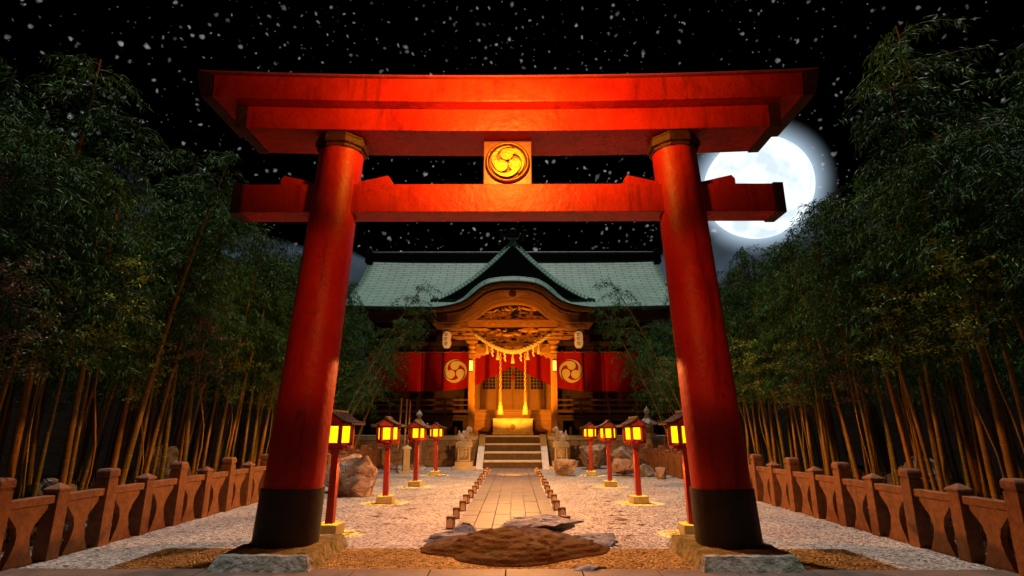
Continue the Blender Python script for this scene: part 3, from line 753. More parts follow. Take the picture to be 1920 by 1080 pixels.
# curved copper porch roof
ko2 = [(x,z+.005) for x,z in ko]
b = MB(); rows = []
for y_,t in ((26.45,0),(26.52,.35),(26.7,.8),(27.0,1)):
    l_ = lerp(ko2,kt,t); rows.append([(x,y_,z) for x,z in l_])
for y_ in (27.6,28.4,29.4,31.0):
    rows.append([(x,y_,z+.04*(y_-27)) for x,z in kt])
b.strip(rows,0,True); pr_ = hp(b,'porch_roof',M['copper'])
arcx = [0]
for i in range(1,len(kt)): arcx.append(arcx[-1]+math.dist(kt[i],kt[i-1]))
nn = len(kt)
me = pr_.data; uv = me.uv_layers.new(name='UVMap')
ya = [0,.12,.33,.66,1.26,2.06,3.06,4.7]
for p in me.polygons:
    for li in p.loop_indices:
        vi = me.loops[li].vertex_index; uv.data[li].uv = (ya[vi//nn]*1.0+arcx[vi%nn]*0+.0, 0) if False else (arcx[vi%nn], ya[vi//nn])
hp(band([(x,z-.01) for x,z in ko2],[(x,z-.03) for x,z in ko2],26.5,28.2),'porch_roof_soffit',M['dkwood'])

# triangular gable on the main roof
G = [(0,12.14),(.92,11.15),(1.55,10.55),(2.47,9.77),(3.55,9.09),(4.2,8.80),(4.55,8.74)]
def gfull(pr, n=6):
    L_ = smoothp([(-x,z) for x,z in reversed(pr)], n); return L_+[(-x,z) for x,z in reversed(L_[:-1])]
g0 = gfull(G); 
b = MB(); rows = [[(x,29.15,z),(x,33.0,z)] for x,z in g0]; b.strip(rows,0,False); go = hp(b,'dormer_roof',M['copper_plain'])
sol = go.modifiers.new('thick','SOLIDIFY'); sol.thickness = .14; sol.offset = -1
g1 = resamp(g0, 58)
b = MB()
for i in range(58):
    (xa,za),(xb,zb) = g1[i],g1[i+1]; an = math.atan2(zb-za,xb-xa); L_ = math.dist(g1[i],g1[i+1])
    if abs((xa+xb)/2) > 4.1: w = .05
    else: w = .10
    b.strip([[(-L_*.42,28.90,-w*2.6),(-L_*.42,28.92,-w*2.2),(-L_*.42,29.16,.05),(-L_*.42,29.5,.05),(-L_*.42,29.5,-w*1.5)],[(L_*.42,28.90,-w*2.6),(L_*.42,28.92,-w*2.2),(L_*.42,29.16,.05),(L_*.42,29.5,.05),(L_*.42,29.5,-w*1.5)]],0,False,True,Matrix.Translation(((xa+xb)/2,0,(za+zb)/2)) @ Matrix.Rotation(-an,4,'Y'),True)
hp(b,'verge_tiles',M['copper_plain'],.025,go)
gi = [(x*.97,z-.16) for x,z in g0 if abs(x) < 4.0]
b = MB(); b.prism([(-3.7,8.5)]+gi+[(3.7,8.5)],29.32,29.42); hp(b,'dormer_board',M['blackwood'])
b = MB(); rc = random.Random(3)
for s in (-1,1):
    for k in range(16):
        cx = rc.uniform(.35,1.5); cz = rc.uniform(9.65,10.35-.2*cx); r = rc.uniform(.05,.13)
        b.tube([(s*(cx+r*(1-t/11)*math.cos(t*.9)),29.28,cz+r*.7*(1-t/11)*math.sin(t*.9)) for t in range(10)],.018,5)
b.lathe([(.2,0),(.2,.06),(.15,.08)],20,0,Matrix.Translation((0,29.32,10.0)) @ Matrix.Rotation(PI/2,4,'X'))
b.tube([(-1.9+3.8*i/20,29.27,9.42+.20*math.sin(PI*i/20)) for i in range(21)],.02,5)
hp(b,'dormer_carving',mat('dormer_relief',(.03,.02,.015),(.05,.035,.025),.35,5,.2,20))
b = MB(); b.prism([(-.30,12.2),(-.42,12.5),(-.36,12.9),(-.22,12.98),(.22,12.98),(.36,12.9),(.42,12.5),(.30,12.2)],29.0,29.3)
for s in (-1,1):
    for k in range(5): b.tube([(s*(.66-.03*k+.15*(1-t/11)*math.cos(t*.9)),29.1,12.62-.14*k+.08*(1-t/11)*math.sin(t*.9)) for t in range(10)],.03,5)
b.lathe([(.2,0),(.2,.05),(.15,.07)],20,0,Matrix.Translation((0,28.99,12.55)) @ Matrix.Rotation(PI/2,4,'X'))
hp(b,'ridge_ornament',M['blackwood'],.02,go)

# wall lamps on the porch posts
for s in (-1,1):
    w = tag(empty('wall_lamp',(s*2.13,27.84,4.84)), 'small upright wall lamp glowing on the %s porch post'%('left' if s<0 else 'right'), 'wall lamp', 'wall lamps on the porch posts')
    b = MB(); b.box(-.10,.10,-.10,.0,-.24,.24,0,Matrix.Translation((s*.06,0,0))); 
    b = MB(); b.box(-.09,.09,-.09,-.002,-.26,.26); b.build('glass_shade',M['walllamp'],w,.006)
    b = MB(); b.box(-.105,.105,-.105,-.001,.261,.285); b.box(-.105,.105,-.105,-.001,-.285,-.261); b.box(min(s*.091,s*.115),max(s*.091,s*.115),-.10,-.001,-.26,.26); b.build('bracket',M['bronze'],w,.003)

# ------------------------------------------------------------------ curtains
def drape(xa, xb, zt, zbf, y, seed, nx=60, nz=14, amp=.05):
    b = MB(); rows = []
    for j in range(nz+1):
        row = []
        for i in range(nx+1):
            x = xa+(xb-xa)*i/nx; zb = zbf(x); t = j/nz
            yy = y+amp*math.sin(x*5.2+seed)*t+amp*.6*math.sin(x*11+seed*2+t*2)*t
            row.append((x,yy,zt+(zb-zt)*t))
        rows.append(row)
    b.strip(rows,0,True); return b
def lowedge(x):
    ax = abs(x)
    if ax < 2.4: return 5.22-(ax/2.4)**.92*1.24
    return 3.98-.18*min(1,(ax-2.4)/1.5)
C_ = tag(empty('crest_curtain',(0,31.0,5.97)), 'bright red curtain drawn up in the middle, with a pale swirl crest at each end', 'curtain', 'red curtains across the hall front')
for s in (-1,1):
    b = drape(min(s*.01,s*3.97),max(s*.01,s*3.97),5.97,lowedge,31.0,s)
    b2 = b.build('cloth_half',M['curtain'],C_); b2.matrix_parent_inverse = Matrix.Translation((0,-31.0,-5.97))
    b = MB()
    for q in tomoe(mirror=(s>0),R_=.66,n=20):
        b.prism([(x+s*3.27,z+4.9) for x,z in q],30.868,30.874)
    o = b.build('crest',M['crest'],b2)
for s in (-1,1):
    D_ = tag(empty('plain_curtain',(s*6.2,31.05,5.97)), 'plain dark red curtain hanging on the %s half of the hall front'%('left' if s<0 else 'right'), 'curtain', 'red curtains across the hall front')
    for (xa,xb) in ((4.05,5.15),(5.2,8.3)):
        b = drape(min(s*xa,s*xb),max(s*xa,s*xb),5.95,lambda x:3.78,31.05+.0*xa,3.3*s,40,10,.04)
        o = b.build('cloth',M['curtain'],D_); o.matrix_parent_inverse = Matrix.Translation((-s*6.2,-31.05,-5.97))
    b = MB(); b.tube([(s*2.3,31.0,5.99),(s*8.4,31.0,5.99)],.025,6); o = b.build('rod',M['wood'],D_); o.matrix_parent_inverse = Matrix.Translation((-s*6.2,-31.05,-5.97))
    for x in (2.8,3.55,4.5,5.6,6.8):
        b = MB(); b.box(s*x-.05,s*x+.05,30.96,31.04,5.96,6.09); o = b.build('loop',M['curtain'],D_,.01); o.matrix_parent_inverse = Matrix.Translation((-s*6.2,-31.05,-5.97))
# red tassel in the middle of the drawn curtain
b = MB(); b.lathe([(.02,.34),(.05,.30),(.06,.22),(.04,.18),(.10,0),(.0,0)],12); o = b.build('tassel',M['curtain'],C_); o.location = (0,-.2,-1.55)

# ------------------------------------------------------------------ shimenawa rope
SR = tag(empty('straw_rope',(0,27.55,6.4)), 'thick twisted straw rope with tassels and paper streamers slung between the porch posts', 'sacred rope')
def rope_z(x): return 5.52+ .93*(abs(x)/1.95)**1.75
b = MB(); n = 110
ctr = [Vector((-1.93+3.86*i/n, 27.55-.12*math.cos(PI*(-1.93+3.86*i/n)/3.9), rope_z(-1.93+3.86*i/n))) for i in range(n+1)]
for k in range(3):
    path = []; rad = []
    for i, c in enumerate(ctr):
        t = (ctr[min(i+1,n)]-ctr[max(i-1,0)]).normalized(); a = t.cross(Vector((0,1,0))).normalized(); bb = t.cross(a)
        w = .045+.035*math.sin(PI*i/n); an = i*.42+k*2*PI/3
        path.append(c+(a*math.cos(an)+bb*math.sin(an))*w*.85); rad.append(w)
    b.tube(path,rad,8)
o = b.build('rope_body',M['rope'],SR); o.matrix_parent_inverse = Matrix.Translation((0,-27.55,-6.4))
def tassel_prof(h,w): return [(.015,h),(w*.35,h*.97),(w*.45,h*.8),(w*.4,h*.74),(w*.62,h*.6),(w*.85,h*.25),(w,0),(.0,0)]
def fluted(b, prof_, n=28, Mx=None, amp=.06):
    rows = [[(r*(1+amp*(i%2))*math.cos(2*PI*i/n), r*(1+amp*(i%2))*math.sin(2*PI*i/n), z) for i in range(n)] for r,z in prof_]
    b.strip(rows,0,True,True,Mx,True)
for x in (-1.32,-.76,0,.76,1.32):
    b = MB(); fluted(b,tassel_prof(.52,.095)); o = b.build('tassel',M['rope'],SR); o.location = (x,-.12,rope_z(x)-6.4-.60)
for x in (-1.03,-.40,.40,1.03):
    b = MB(); z = 0; sgn = 1
    for k in range(5):
        b.prism([(-.035+sgn*.022,z),(.035+sgn*.022,z-.03),(.035+sgn*.022,z-.14),(-.035+sgn*.022,z-.11)],-.006+.004*k,-.002+.004*k); z -= .10; sgn = -sgn
    o = b.build('paper_streamer',M['white'],SR); o.location = (x,-.17,rope_z(x)-6.4-.04)

# bell ropes
for s in (-1,1):
    B_ = tag(empty('bell_rope',(s*.63,27.75,2.4)), 'red and white twisted bell rope with a golden tassel, %s of the pair'%('left' if s<0 else 'right'), 'bell rope', 'bell ropes above the offering box')
    for k in range(4):
        path = [(.033*math.cos(z*11+k*PI/2),.033*math.sin(z*11+k*PI/2),z) for z in [1.14+2.1*i/110 for i in range(111)]]
        b = MB(); b.tube(path,.026,6); b.build('red_strand' if k%2 else 'white_strand',M['ropered'] if k%2 else M['rope'],B_)
    b = MB(); b.lathe([(.07,.62),(.085,.63),(.085,1.13),(.07,1.14)],8,0,None,False); b.build('handle',M['wood'],B_,.006)
    b = MB(); fluted(b,[(.05,.63),(.08,.60),(.06,.53),(.11,.42),(.14,.2),(.165,0),(0,0)],32); b.build('tassel',M['rope'],B_)
    b = MB(); b.lathe([(.03,3.48),(.10,3.45),(.15,3.36),(.155,3.30),(.165,3.29),(.165,3.27),(.155,3.26),(.14,3.18),(.08,3.10),(0,3.09)],20); b.build('bell',M['gold'],B_)

# offering box
O_ = tag(empty('offering_box',(0,28.1,PZ)), 'long golden wooden offering box with a round crest at the top of the steps', 'offering box')
obm = mat('offering_box_wood',(.50,.30,.11),(.64,.42,.17),.5,3,.4,14,spots=(.34,.18,.06),spsc=2.2,splo=.52,sphi=.62)
b = MB(); b.box(-1.02,1.02,-.34,.34,0,.13); b.build('plinth',obm,O_,.012)
b = MB(); b.box(-.985,.985,-.30,.30,.131,.74); b.build('body',obm,O_,.012)
b = MB(); b.box(-1.0,1.0,-.32,-.24,.741,.80); b.box(-1.0,1.0,.24,.32,.741,.80); b.box(-1.0,-.92,-.24,.24,.741,.80); b.box(.92,1.0,-.24,.24,.741,.80)
for k in range(15): b.box(-.86+k*.122-.03,-.86+k*.122+.03,-.24,.24,.745,.79)
b.build('grille',obm,O_,.006)
b = MB(); MX = Matrix.Translation((0,-.30,.40)) @ Matrix.Rotation(PI/2,4,'X'); b.lathe([(.15,-.003),(.15,.02),(.135,.026)],28,0,MX)
b.build('crest_disc',M['carve'],O_); b = MB()
for q in tomoe(R_=.12,n=8): b.prism(q,.027,.036,'XY',0,MX)
b.build('crest',mat('crest_dark',(.16,.04,.02),(.2,.05,.02),.5),O_)

# ------------------------------------------------------------------ text helper
def glyphs(s, size, m, name, parent, loc, bend=None, depth=.004):
    cu = bpy.data.curves.new('t','FONT'); cu.body = s; cu.size = size; cu.align_x = 'CENTER'; cu.align_y = 'CENTER'; cu.extrude = depth
    if bend is None: cu.offset = size*.012
    to = bpy.data.objects.new('t',cu); COL.objects.link(to); dg = bpy.context.evaluated_depsgraph_get(); dg.update()
    me = bpy.data.meshes.new_from_object(to.evaluated_get(dg)); bpy.data.objects.remove(to)
    for v in me.vertices:
        x, z, y = v.co.x, v.co.y, -v.co.z
        if bend: y += -math.sqrt(max(0,bend**2-x*x))
        v.co = (x,y,z)
    me.materials.clear(); me.materials.append(m)
    o = bpy.data.objects.new(name, me); COL.objects.link(o); o.parent = parent; o.location = loc; return o

# hanging paper lanterns
for s in (-1,1):
    L_ = tag(empty('paper_lantern',(s*3.36,27.5,6.12)), 'white paper lantern with black characters hanging left of the porch' if s<0 else 'white paper lantern with black characters hanging right of the porch', 'paper lantern', 'paper lanterns hanging beside the porch')
    b = MB(); pr = []
    for i in range(41):
        t = -1+2*i/40; r = .225*(1-abs(t)**3.4)**.42 if abs(t) < 1 else 0
        pr.append((max(r,.05)+(.003 if i%2 else 0), .44*t))
    b.lathe(pr,32); sk = b.build('paper_skin',M['chochin'],L_)
    for z in (-.475,.445):
        b = MB(); b.lathe([(.07,z-.0),(.095,z+.005),(.095,z+.03),(.07,z+.035)],20); b.build('rim',M['blackwood'],L_)
    b = MB(); b.tube([(0,0,.47),(0,0,.66)],.012,6); b.build('hanger',M['blackwood'],L_)
    for i, ch in enumerate('御祭燈'):
        glyphs(ch,.20,M['ink'],'character',L_,(-.03,0,.24-.235*i),.231,.003)
    for sx in (-1,1):   # red mark on each flank
        b = MB(); rows = []
        for j in range(9):
            z = -.14+.28*j/8; w = .55*math.sqrt(max(0.02,1-(z/.15)**2)); rows.append([(.2325*math.sin(sx*1.25+w*(k/6-.5)), -.2325*math.cos(sx*1.25+w*(k/6-.5)), z) for k in range(7)])
        b.strip(rows,0,True); b.build('red_mark',M['redmark'],L_)

# ------------------------------------------------------------------ pedestals and guardian lions
for s in (-1,1):
    nm = 'left' if s<0 else 'right'
    Q = tag(empty('lion_pedestal',(s*2.1,24.65,.01)), 'stepped stone pedestal with a carved character %s of the steps'%nm, 'pedestal', 'lion pedestals beside the steps')
    b = MB(); b.box(-.5,.5,-.32,.42,0,.12); b.build('lower_base',M['pedst'],Q,.01)
    b = MB(); b.box(-.38,.38,-.24,.36,.121,.34); b.build('upper_base',M['pedst'],Q,.01)
    b = MB(); b.box(-.27,.27,-.13,.28,.341,.93)
    b.box(-.27,-.21,-.165,-.131,.35,.925); b.box(.21,.27,-.165,-.131,.35,.925); b.box(-.21,.21,-.165,-.131,.35,.405); b.box(-.21,.21,-.165,-.131,.87,.925)
    b.build('shaft',M['pedst'],Q,.008)
    b = MB(); b.box(-.209,.209,-.142,-.132,.406,.869); b.build('plate',mat('plate_dark_'+nm,(.13,.09,.05),(.18,.13,.08),.8,6,.4,30),Q)
    glyphs('献' if s<0 else '奉',.42,M['pedst'],'character',Q,(0,-.15,.645),None,.008)
    b = MB(); b.box(-.355,.355,-.24,.36,.931,1.12); b.build('top_slab',M['pedst'],Q,.012)
    # lion: one continuous body by voxel remesh of ellipsoids
    bm = bmesh.new()
    def ell(c, r, rot=0):
        Mx = Matrix.Translation((c[0]*-s,c[1],c[2])) @ Matrix.Rotation(rot*-s,4,'Y') @ Matrix.Diagonal((*r,1))
        bmesh.ops.create_icosphere(bm, subdivisions=3, radius=1, matrix=Mx)
    # x positive = towards the steps (head side)
    ell((-.10,0,.17),(.14,.11,.15)); ell((.0,0,.27),(.12,.10,.19),-.55); ell((.10,0,.34),(.105,.105,.14),-.2)
    ell((-.12,.085,.12),(.12,.05,.12)); ell((-.12,-.085,.12),(.12,.05,.12)); ell((-.04,.09,.045),(.11,.04,.035)); ell((-.04,-.09,.045),(.11,.04,.035))
    for yy in (-.065,.065):
        ell((.16,yy,.18),(.042,.04,.15),.12); ell((.20,yy,.045),(.065,.045,.038))
    ell((.16,0,.50),(.115,.105,.105)); ell((.25,-.0,.475),(.07,.065,.05)); ell((.27,0,.505),(.03,.04,.025)); ell((.24,0,.425),(.055,.055,.02),.2)
    for yy in (-.09,.09): ell((.12,yy,.55),(.04,.025,.03)); ell((.215,yy*.5,.545),(.022,.02,.018))
    rn = random.Random(7)
    for k in range(26):
        a = rn.uniform(.6,2*PI-.6); t = rn.uniform(0,1); ell((.10-.07*t+.05*math.cos(a)*0,.12*math.sin(a)*(1-.2*t),.48-.14*t+.10*math.cos(a)),(.036,.036,.036))
    ell((-.24,0,.16),(.06,.04,.05)); ell((-.27,0,.26),(.05,.035,.09),.2); ell((-.245,0,.36),(.042,.032,.075),-.25); ell((-.21,0,.30),(.04,.03,.06)); ell((-.25,0,.43),(.022,.02,.04))
    me = bpy.data.meshes.new('guardian_lion'); bm.to_mesh(me); bm.free(); me.materials.append(mat('lion_stone_'+nm,(.34,.27,.21),(.48,.40,.33),.8,10,.5,45,local=True,spots=(.2,.14,.1),spsc=8))
    LN = empty('guardian_lion',(s*2.08,24.70,1.131))
    tag(LN,'stone guardian lion statue sitting on the %s pedestal, facing the steps'%nm,'lion statue','guardian lions beside the steps')
    o = bpy.data.objects.new('body',me); COL.objects.link(o); o.parent = LN; o.location = (0,0,.045)
    rm = o.modifiers.new('r','REMESH'); rm.mode = 'VOXEL'; rm.voxel_size = .013; rm.use_smooth_shade = True
    o.scale = (1.05,1.05,1.05)
    b = MB(); b.box(-.30,.30,-.16,.16,0,.06); b.build('footing',M['pedst'],LN,.008)

# ------------------------------------------------------------------ stone lanterns (tall, cylindrical shaft)
for s,x,y,k in ((-1,-4.42,26.4,.97),(1,6.35,26.4,1.03)):
    Q = tag(empty('stone_lantern',(x,y,.01)), 'tall %s stone lantern with a pointed finial by the platform wall'%('left pale' if s<0 else 'right grey-topped'), 'stone lantern', 'stone lanterns before the platform')
    Q.scale = (k,k,k)
    m1 = M['pedst']; m2 = M['stair']
    b = MB(); b.lathe([(.38,0),(.40,.04),(.38,.10),(.30,.16),(.24,.18)],6,0,None,False); b.build('foot',m1,Q,.01)
    b = MB(); b.lathe([(.20,.17),(.205,.2),(.185,.25),(.18,.74),(.20,.76),(.20,.80),(.18,.82),(.18,1.22),(.2,1.25)],24); b.build('shaft',m1,Q)
    b = MB(); b.lathe([(.20,1.251),(.36,1.36),(.38,1.46),(.36,1.48)],6,0,None,False); b.build('tray',m1,Q,.01)
    b = MB()
    for i in range(6):
        a = 2*PI*i/6+PI/6; b.box(-.04,.04,-.04,.04,1.481,1.82,0,Matrix.Translation((.2*math.cos(a),.2*math.sin(a),0)) @ Matrix.Rotation(a,4,'Z'))
    b.lathe([(.235,1.4805),(.235,1.55)],6,0,None,False); b.lathe([(.235,1.76),(.235,1.825)],6,0,None,False); b.lathe([(.10,1.55),(.10,1.76)],6,0,None,False)
    b.build('fire_box',m1,Q,.008)
    b = MB(); b.lathe([(.40,1.826),(.44,1.86),(.40,1.93),(.27,2.04),(.17,2.14),(.12,2.2)],6,0,None,False)
    for i in range(6):
        a = 2*PI*i/6+PI/6; ca, sa = math.cos(a), math.sin(a)
        b.tube([(.30*ca,.30*sa,1.98),(.42*ca,.42*sa,1.89),(.50*ca,.50*sa,1.92),(.52*ca,.52*sa,1.99),(.48*ca,.48*sa,2.03)],[.04,.05,.05,.04,.015],8)
    b.build('roof',m2,Q,.006)
    b = MB(); b.lathe([(.12,2.19),(.15,2.23),(.10,2.28),(.085,2.33),(.15,2.40),(.155,2.45),(.10,2.53),(.04,2.60),(.005,2.68)],20); b.build('finial',m2,Q)

# white marker post with a little roof, and three slim poles
Q = tag(empty('marker_post',(-4.2,22.5,.01),.35), 'short square stone marker post with a slanted cap before the left stone lantern', 'marker post')
b = MB(); b.box(-.30,.30,-.24,.24,0,.10); b.build('base',M['pedst'],Q,.01)
b = MB(); b.box(-.13,.13,-.13,.13,.101,.92); b.build('post',M['pedst'],Q,.008)
b = MB(); b.prism([(-.18,.921),(-.18,.96),(0,1.08),(.18,.96),(.18,.921)],-.18,.18); b.build('cap',M['stair'],Q,.008)
for i,(x,y,h,t,lb) in enumerate(((-4.66,23.0,2.95,.02,'leftmost of the three slim bamboo poles, the tallest, beside the marker post'),(-4.43,23.1,2.9,.015,'middle one of the three slim bamboo poles behind the marker post'),(-4.27,23.05,2.84,.01,'rightmost of the three slim bamboo poles behind the marker post'))):
    b = MB(); path = []; rad = []
    for k in range(40):
        z = h*k/39; path.append((z*t,0,z)); rad.append(.034 if k%6 else .041)
    b.tube(path,rad,10); o = b.build('pole',mat('pole_wood_%d'%i,(.36,.17,.08),(.5,.27,.14),.6,3,.2,20),None,0,True,(x,y,.0)); tag(o,lb,'pole','slim poles by the left fence')

# ------------------------------------------------------------------ bamboo
def leaf(b, p, d, L_, w, up, mi):
    side = d.cross(up)
    if side.length < 1e-3: side = Vector((1,0,0))
    side.normalize(); m = p+d*L_*.4; tip = p+d*L_+Vector((0,0,-L_*.22))
    n = len(b.v); b.v += [tuple(p),tuple(m+side*w),tuple(tip),tuple(m-side*w)]
    b.f.append((n,n+1,n+2,n+3)); b.m.append(mi); b.sm.append(False)
def rv(rn): return Vector((rn.gauss(0,1),rn.gauss(0,1),rn.gauss(0,1))).normalized()
def make_bamboo(seed, Hh, lean, bendp, zleaf, nbr, nleaf, thick=.06, name='bamboo', lowleaf=None):
    rn = random.Random(seed); t = empty(name)
    def ctr(z):
        u = max(0,z/Hh); return Vector((lean*(.35*u+.65*u**bendp)*Hh*.45, .10*math.sin(u*2+seed), z-.10*lean*u**3*Hh*.3))
    b = MB(); nb = MB(); z = -.1; path = []; rad = []; nodes = []
    while z < Hh:
        st = .24+.10*min(1,z/2)+rn.uniform(-.02,.02); r = thick*(1-.80*(max(0,z)/Hh)**1.25)
        path += [ctr(z),ctr(z+.02),ctr(z+st*.5),ctr(z+st-.02)]; rad += [r*.97,r,r*.99,r*.98]
        nodes.append((ctr(z),r)); z += st
    b.tube(path,rad,9); 
    for c,r in nodes:
        nb_t = (ctr(c.z+.05)-ctr(c.z-.05)).normalized()
        b.tube([c-nb_t*.011,c-nb_t*.004,c+nb_t*.004,c+nb_t*.011],[r*.98,r*1.09,r*1.09,r*.98],9,1,True,False)
    b.build('culm',[M['culm'],M['node']],t)
    fb = MB()
    for i in range(nbr):
        u = (i+rn.random())/nbr; z = zleaf+(Hh-.05-zleaf)*(u**.85); base = ctr(z)
        a = rn.uniform(0,2*PI); ln = (1.5*(1-.55*u)+.25)*rn.uniform(.6,1.1)
        d = Vector((math.cos(a),math.sin(a),rn.uniform(.5,1.1))).normalized(); p = base.copy(); path = [p.copy()]
        ns = 6
        for k in range(ns):
            d = (d+Vector((0,0,-.26))+rv(rn)*.13).normalized(); p = p+d*ln/ns; path.append(p.copy())
        fb.tube(path,[.010,.009,.007,.006,.005,.004,.003],4,1,True,False)
        for k in range(1,len(path)):
            for q in range(nleaf):
                c = path[k]+rv(rn)*rn.uniform(0,.14); tw = (path[k]-path[k-1]).normalized()
                dd = (rv(rn)*.75+tw*.6+Vector((0,0,-.35))).normalized()
                leaf(fb,c,dd,rn.uniform(.10,.19),rn.uniform(.009,.015),rv(rn),0)
    fb.build('foliage',[M['leaf'] if lowleaf is None else lowleaf,M['twig']],t,0,False)
    return t
protos = [make_bamboo(100+i, h, l, bp_, zl, 72, 10, th) for i,(h,l,bp_,zl,th) in enumerate((
    (7.9,.22,2.0,3.3,.060),(7.4,.26,2.2,3.5,.050),(7.8,.14,2.4,3.2,.056),(7.0,.30,1.8,3.0,.045),(8.2,.22,2.2,3.6,.066),(7.2,.06,2.0,2.9,.050)))]
HT = {}
for o_,h_ in zip(protos,(7.9,7.4,7.8,7.0,8.2,7.2)): HT[o_] = h_
lean_protos = [make_bamboo(140+i, h, l, bp_, 2.6, 40, 9, th) for i,(h,l,bp_,th) in enumerate(((7.6,.95,1.5,.05),(6.8,1.15,1.4,.045)))]
used = set(); rb = random.Random(77)

def place(proto, x, y, rz, sc, label, group):
    if proto in HT and y < 1.12*abs(x): sc = min(sc, (.85 if x > 0 else .79)*abs(x)/HT[proto])
    if proto.name in used: o = copy_tree(proto)
    else: o = proto; used.add(proto.name)
    o.location = (x,y,0); o.rotation_euler = (rb.uniform(-.04,.04),rb.uniform(-.04,.04),rz); o.scale = (sc,sc,sc)
    return tag(o,label,'bamboo',group)
for s, nm in ((-1,'left'),(1,'right')):
    base_rz = 0 if s < 0 else PI
    # front row just behind the fence
    i = 0; y = 4.9
    while y < 25.5 and i < 28:
        pr = rb.choice(protos); x = s*(7.35+rb.uniform(0,.45))
        place(pr,x,y,base_rz+rb.uniform(-1.2,1.2),rb.uniform(.84,.95)*(.9 if y < 8 else 1)*(1.05 if s > 0 and y < 10.5 else .93 if s > 0 else 1), f'bamboo stalk close behind the {nm} stone fence, {ORD[i]} in its row counted from the viewer', f'front row of bamboo behind the {nm} fence')
        y += rb.uniform(.6,.95); i += 1
    # deeper grove
    yy = 3.6
    while yy < 29:
        xx = 8.1
        while xx < 17.5:
            x = xx+rb.uniform(-.3,.3); y = yy+rb.uniform(-.4,.4)
            if not (x < 9.6 and y > 26.0) and not (x > 13 and y < 6):
                hs = (.88 if s > 0 and 10.5 < y < 19 else 1)*(.97 if x < 9 else 1.04)*(1.05 if s > 0 else 1)*(.86 if y < 7.5 else 1)
                place(rb.choice(protos),s*x,y,base_rz+rb.uniform(-1.1,1.1),rb.uniform(.86,1.04)*hs, f'dark green bamboo stalk deeper inside the {nm} grove, behind the front row', f'bamboo deeper in the {nm} grove')
            xx += rb.uniform(.85,1.35)*(1+.05*(xx-7.5))
        yy += rb.uniform(1.15,1.6)
    if s > 0:
        o = place(protos[4],8.2,9.3,PI+.3,1.13,'tallest bamboo of the right grove, its crown rising above all the others','front row of bamboo behind the right fence'); o.scale = (1.13,1.13,1.13)
    # bamboo leaning in front of the shrine
    for j,(x,y,a,k,lb) in enumerate(((6.9,20.6,.10,.98,'steeply leaning bamboo arching in front of the %s curtain, nearest the torii'),(7.3,21.9,.3,.92,'steeply leaning bamboo arching in front of the %s curtain, middle one'),(6.8,23.4,-.2,.90,'steeply leaning bamboo arching in front of the %s curtain, nearest the hall'),(7.9,24.6,-.1,.9,'steeply leaning bamboo before the far %s corner of the hall'))):
        place(lean_protos[j%2],s*x,y,base_rz+a*(-s),k, lb%nm, f'leaning bamboo before the {nm} side of the hall')
# young yellow-green saplings under the canopy
def make_sapling(seed, h, lm):
    rn = random.Random(seed); t = empty('leafy_sapling'); b = MB()
    path = [Vector((.06*math.sin(k*.9+seed),.06*math.cos(k*1.1+seed),h*k/10)) for k in range(11)]
    b.tube(path,[.022*(1-.07*k) for k in range(11)],6); b.build('stem',M['culm'],t)
    fb = MB()
    for i in range(30):
        z = h*rn.uniform(.60,1.0); a = rn.uniform(0,2*PI); ln = rn.uniform(.35,.85); p = Vector((0,0,z)); d = Vector((math.cos(a),math.sin(a),.45)).normalized(); pth = [p.copy()]
        for k in range(5):
            d = (d+Vector((0,0,-.14))+rv(rn)*.15).normalized(); p = p+d*ln/5; pth.append(p.copy())
        fb.tube(pth,.004,3,1,True,False)
        for k in range(1,6):
            for q in range(9):
                dd = Vector((rn.gauss(0,1),rn.gauss(0,1),rn.gauss(-.1,.35))).normalized()
                leaf(fb,pth[k]+rv(rn)*rn.uniform(0,.13),dd,rn.uniform(.05,.10),rn.uniform(.010,.018),Vector((0,0,1))+rv(rn)*.3,0)
    fb.build('foliage',[lm,M['twig']],t,0,False); return t
sap = [make_sapling(201,4.4,M['leaf_low']),make_sapling(202,3.9,M['leaf_low']),make_sapling(203,4.2,M['leaf_brown'])]
for s, nm in ((-1,'left'),(1,'right')):
    for i in range(15):
        y = 5.6+i*1.36+rb.uniform(-.4,.4); x = s*rb.uniform(6.6,7.2)
        pi_ = rb.choice([0,1,0,1,2] if s > 0 else [0,1,0,1,0,1,2]); pr = sap[pi_]
        if pr.name in used: o = copy_tree(pr)
        else: o = pr; used.add(pr.name)
        o.location = (x,y,0); o.rotation_euler = (rb.uniform(-.1,.1),rb.uniform(-.1,.1),rb.uniform(0,6.28)); k = rb.uniform(.7,1.15); o.scale = (k,k,k)
        tag(o, f'{"dusky brown" if pi_==2 else "yellow-green"} leafy sapling among the {nm} bamboo, {ORD[i]} from the viewer', 'sapling', f'leafy saplings in the {nm} grove')
# dry grass on the grove floor
b = MB(); rg_ = random.Random(4)
for i in range(15000):
    s = rg_.choice((-1,1)); x = s*rg_.uniform(7.3,12.5); y = rg_.uniform(5,26); h = rg_.uniform(.12,.5); a = rg_.uniform(0,6.28); dx = .014*math.cos(a); dy = .014*math.sin(a)
    n = len(b.v); lx = rg_.uniform(-.2,.2); ly = rg_.uniform(-.2,.2)
    b.v += [(x-dx,y-dy,0),(x+dx,y+dy,0),(x+lx,y+ly,h)]; b.f.append((n,n+1,n+2)); b.m.append(0); b.sm.append(False)
tag(b.build('dry_grass',M['grass'],None,0,False),'thin dry grass covering the floor of both bamboo groves','grass',kind='stuff')

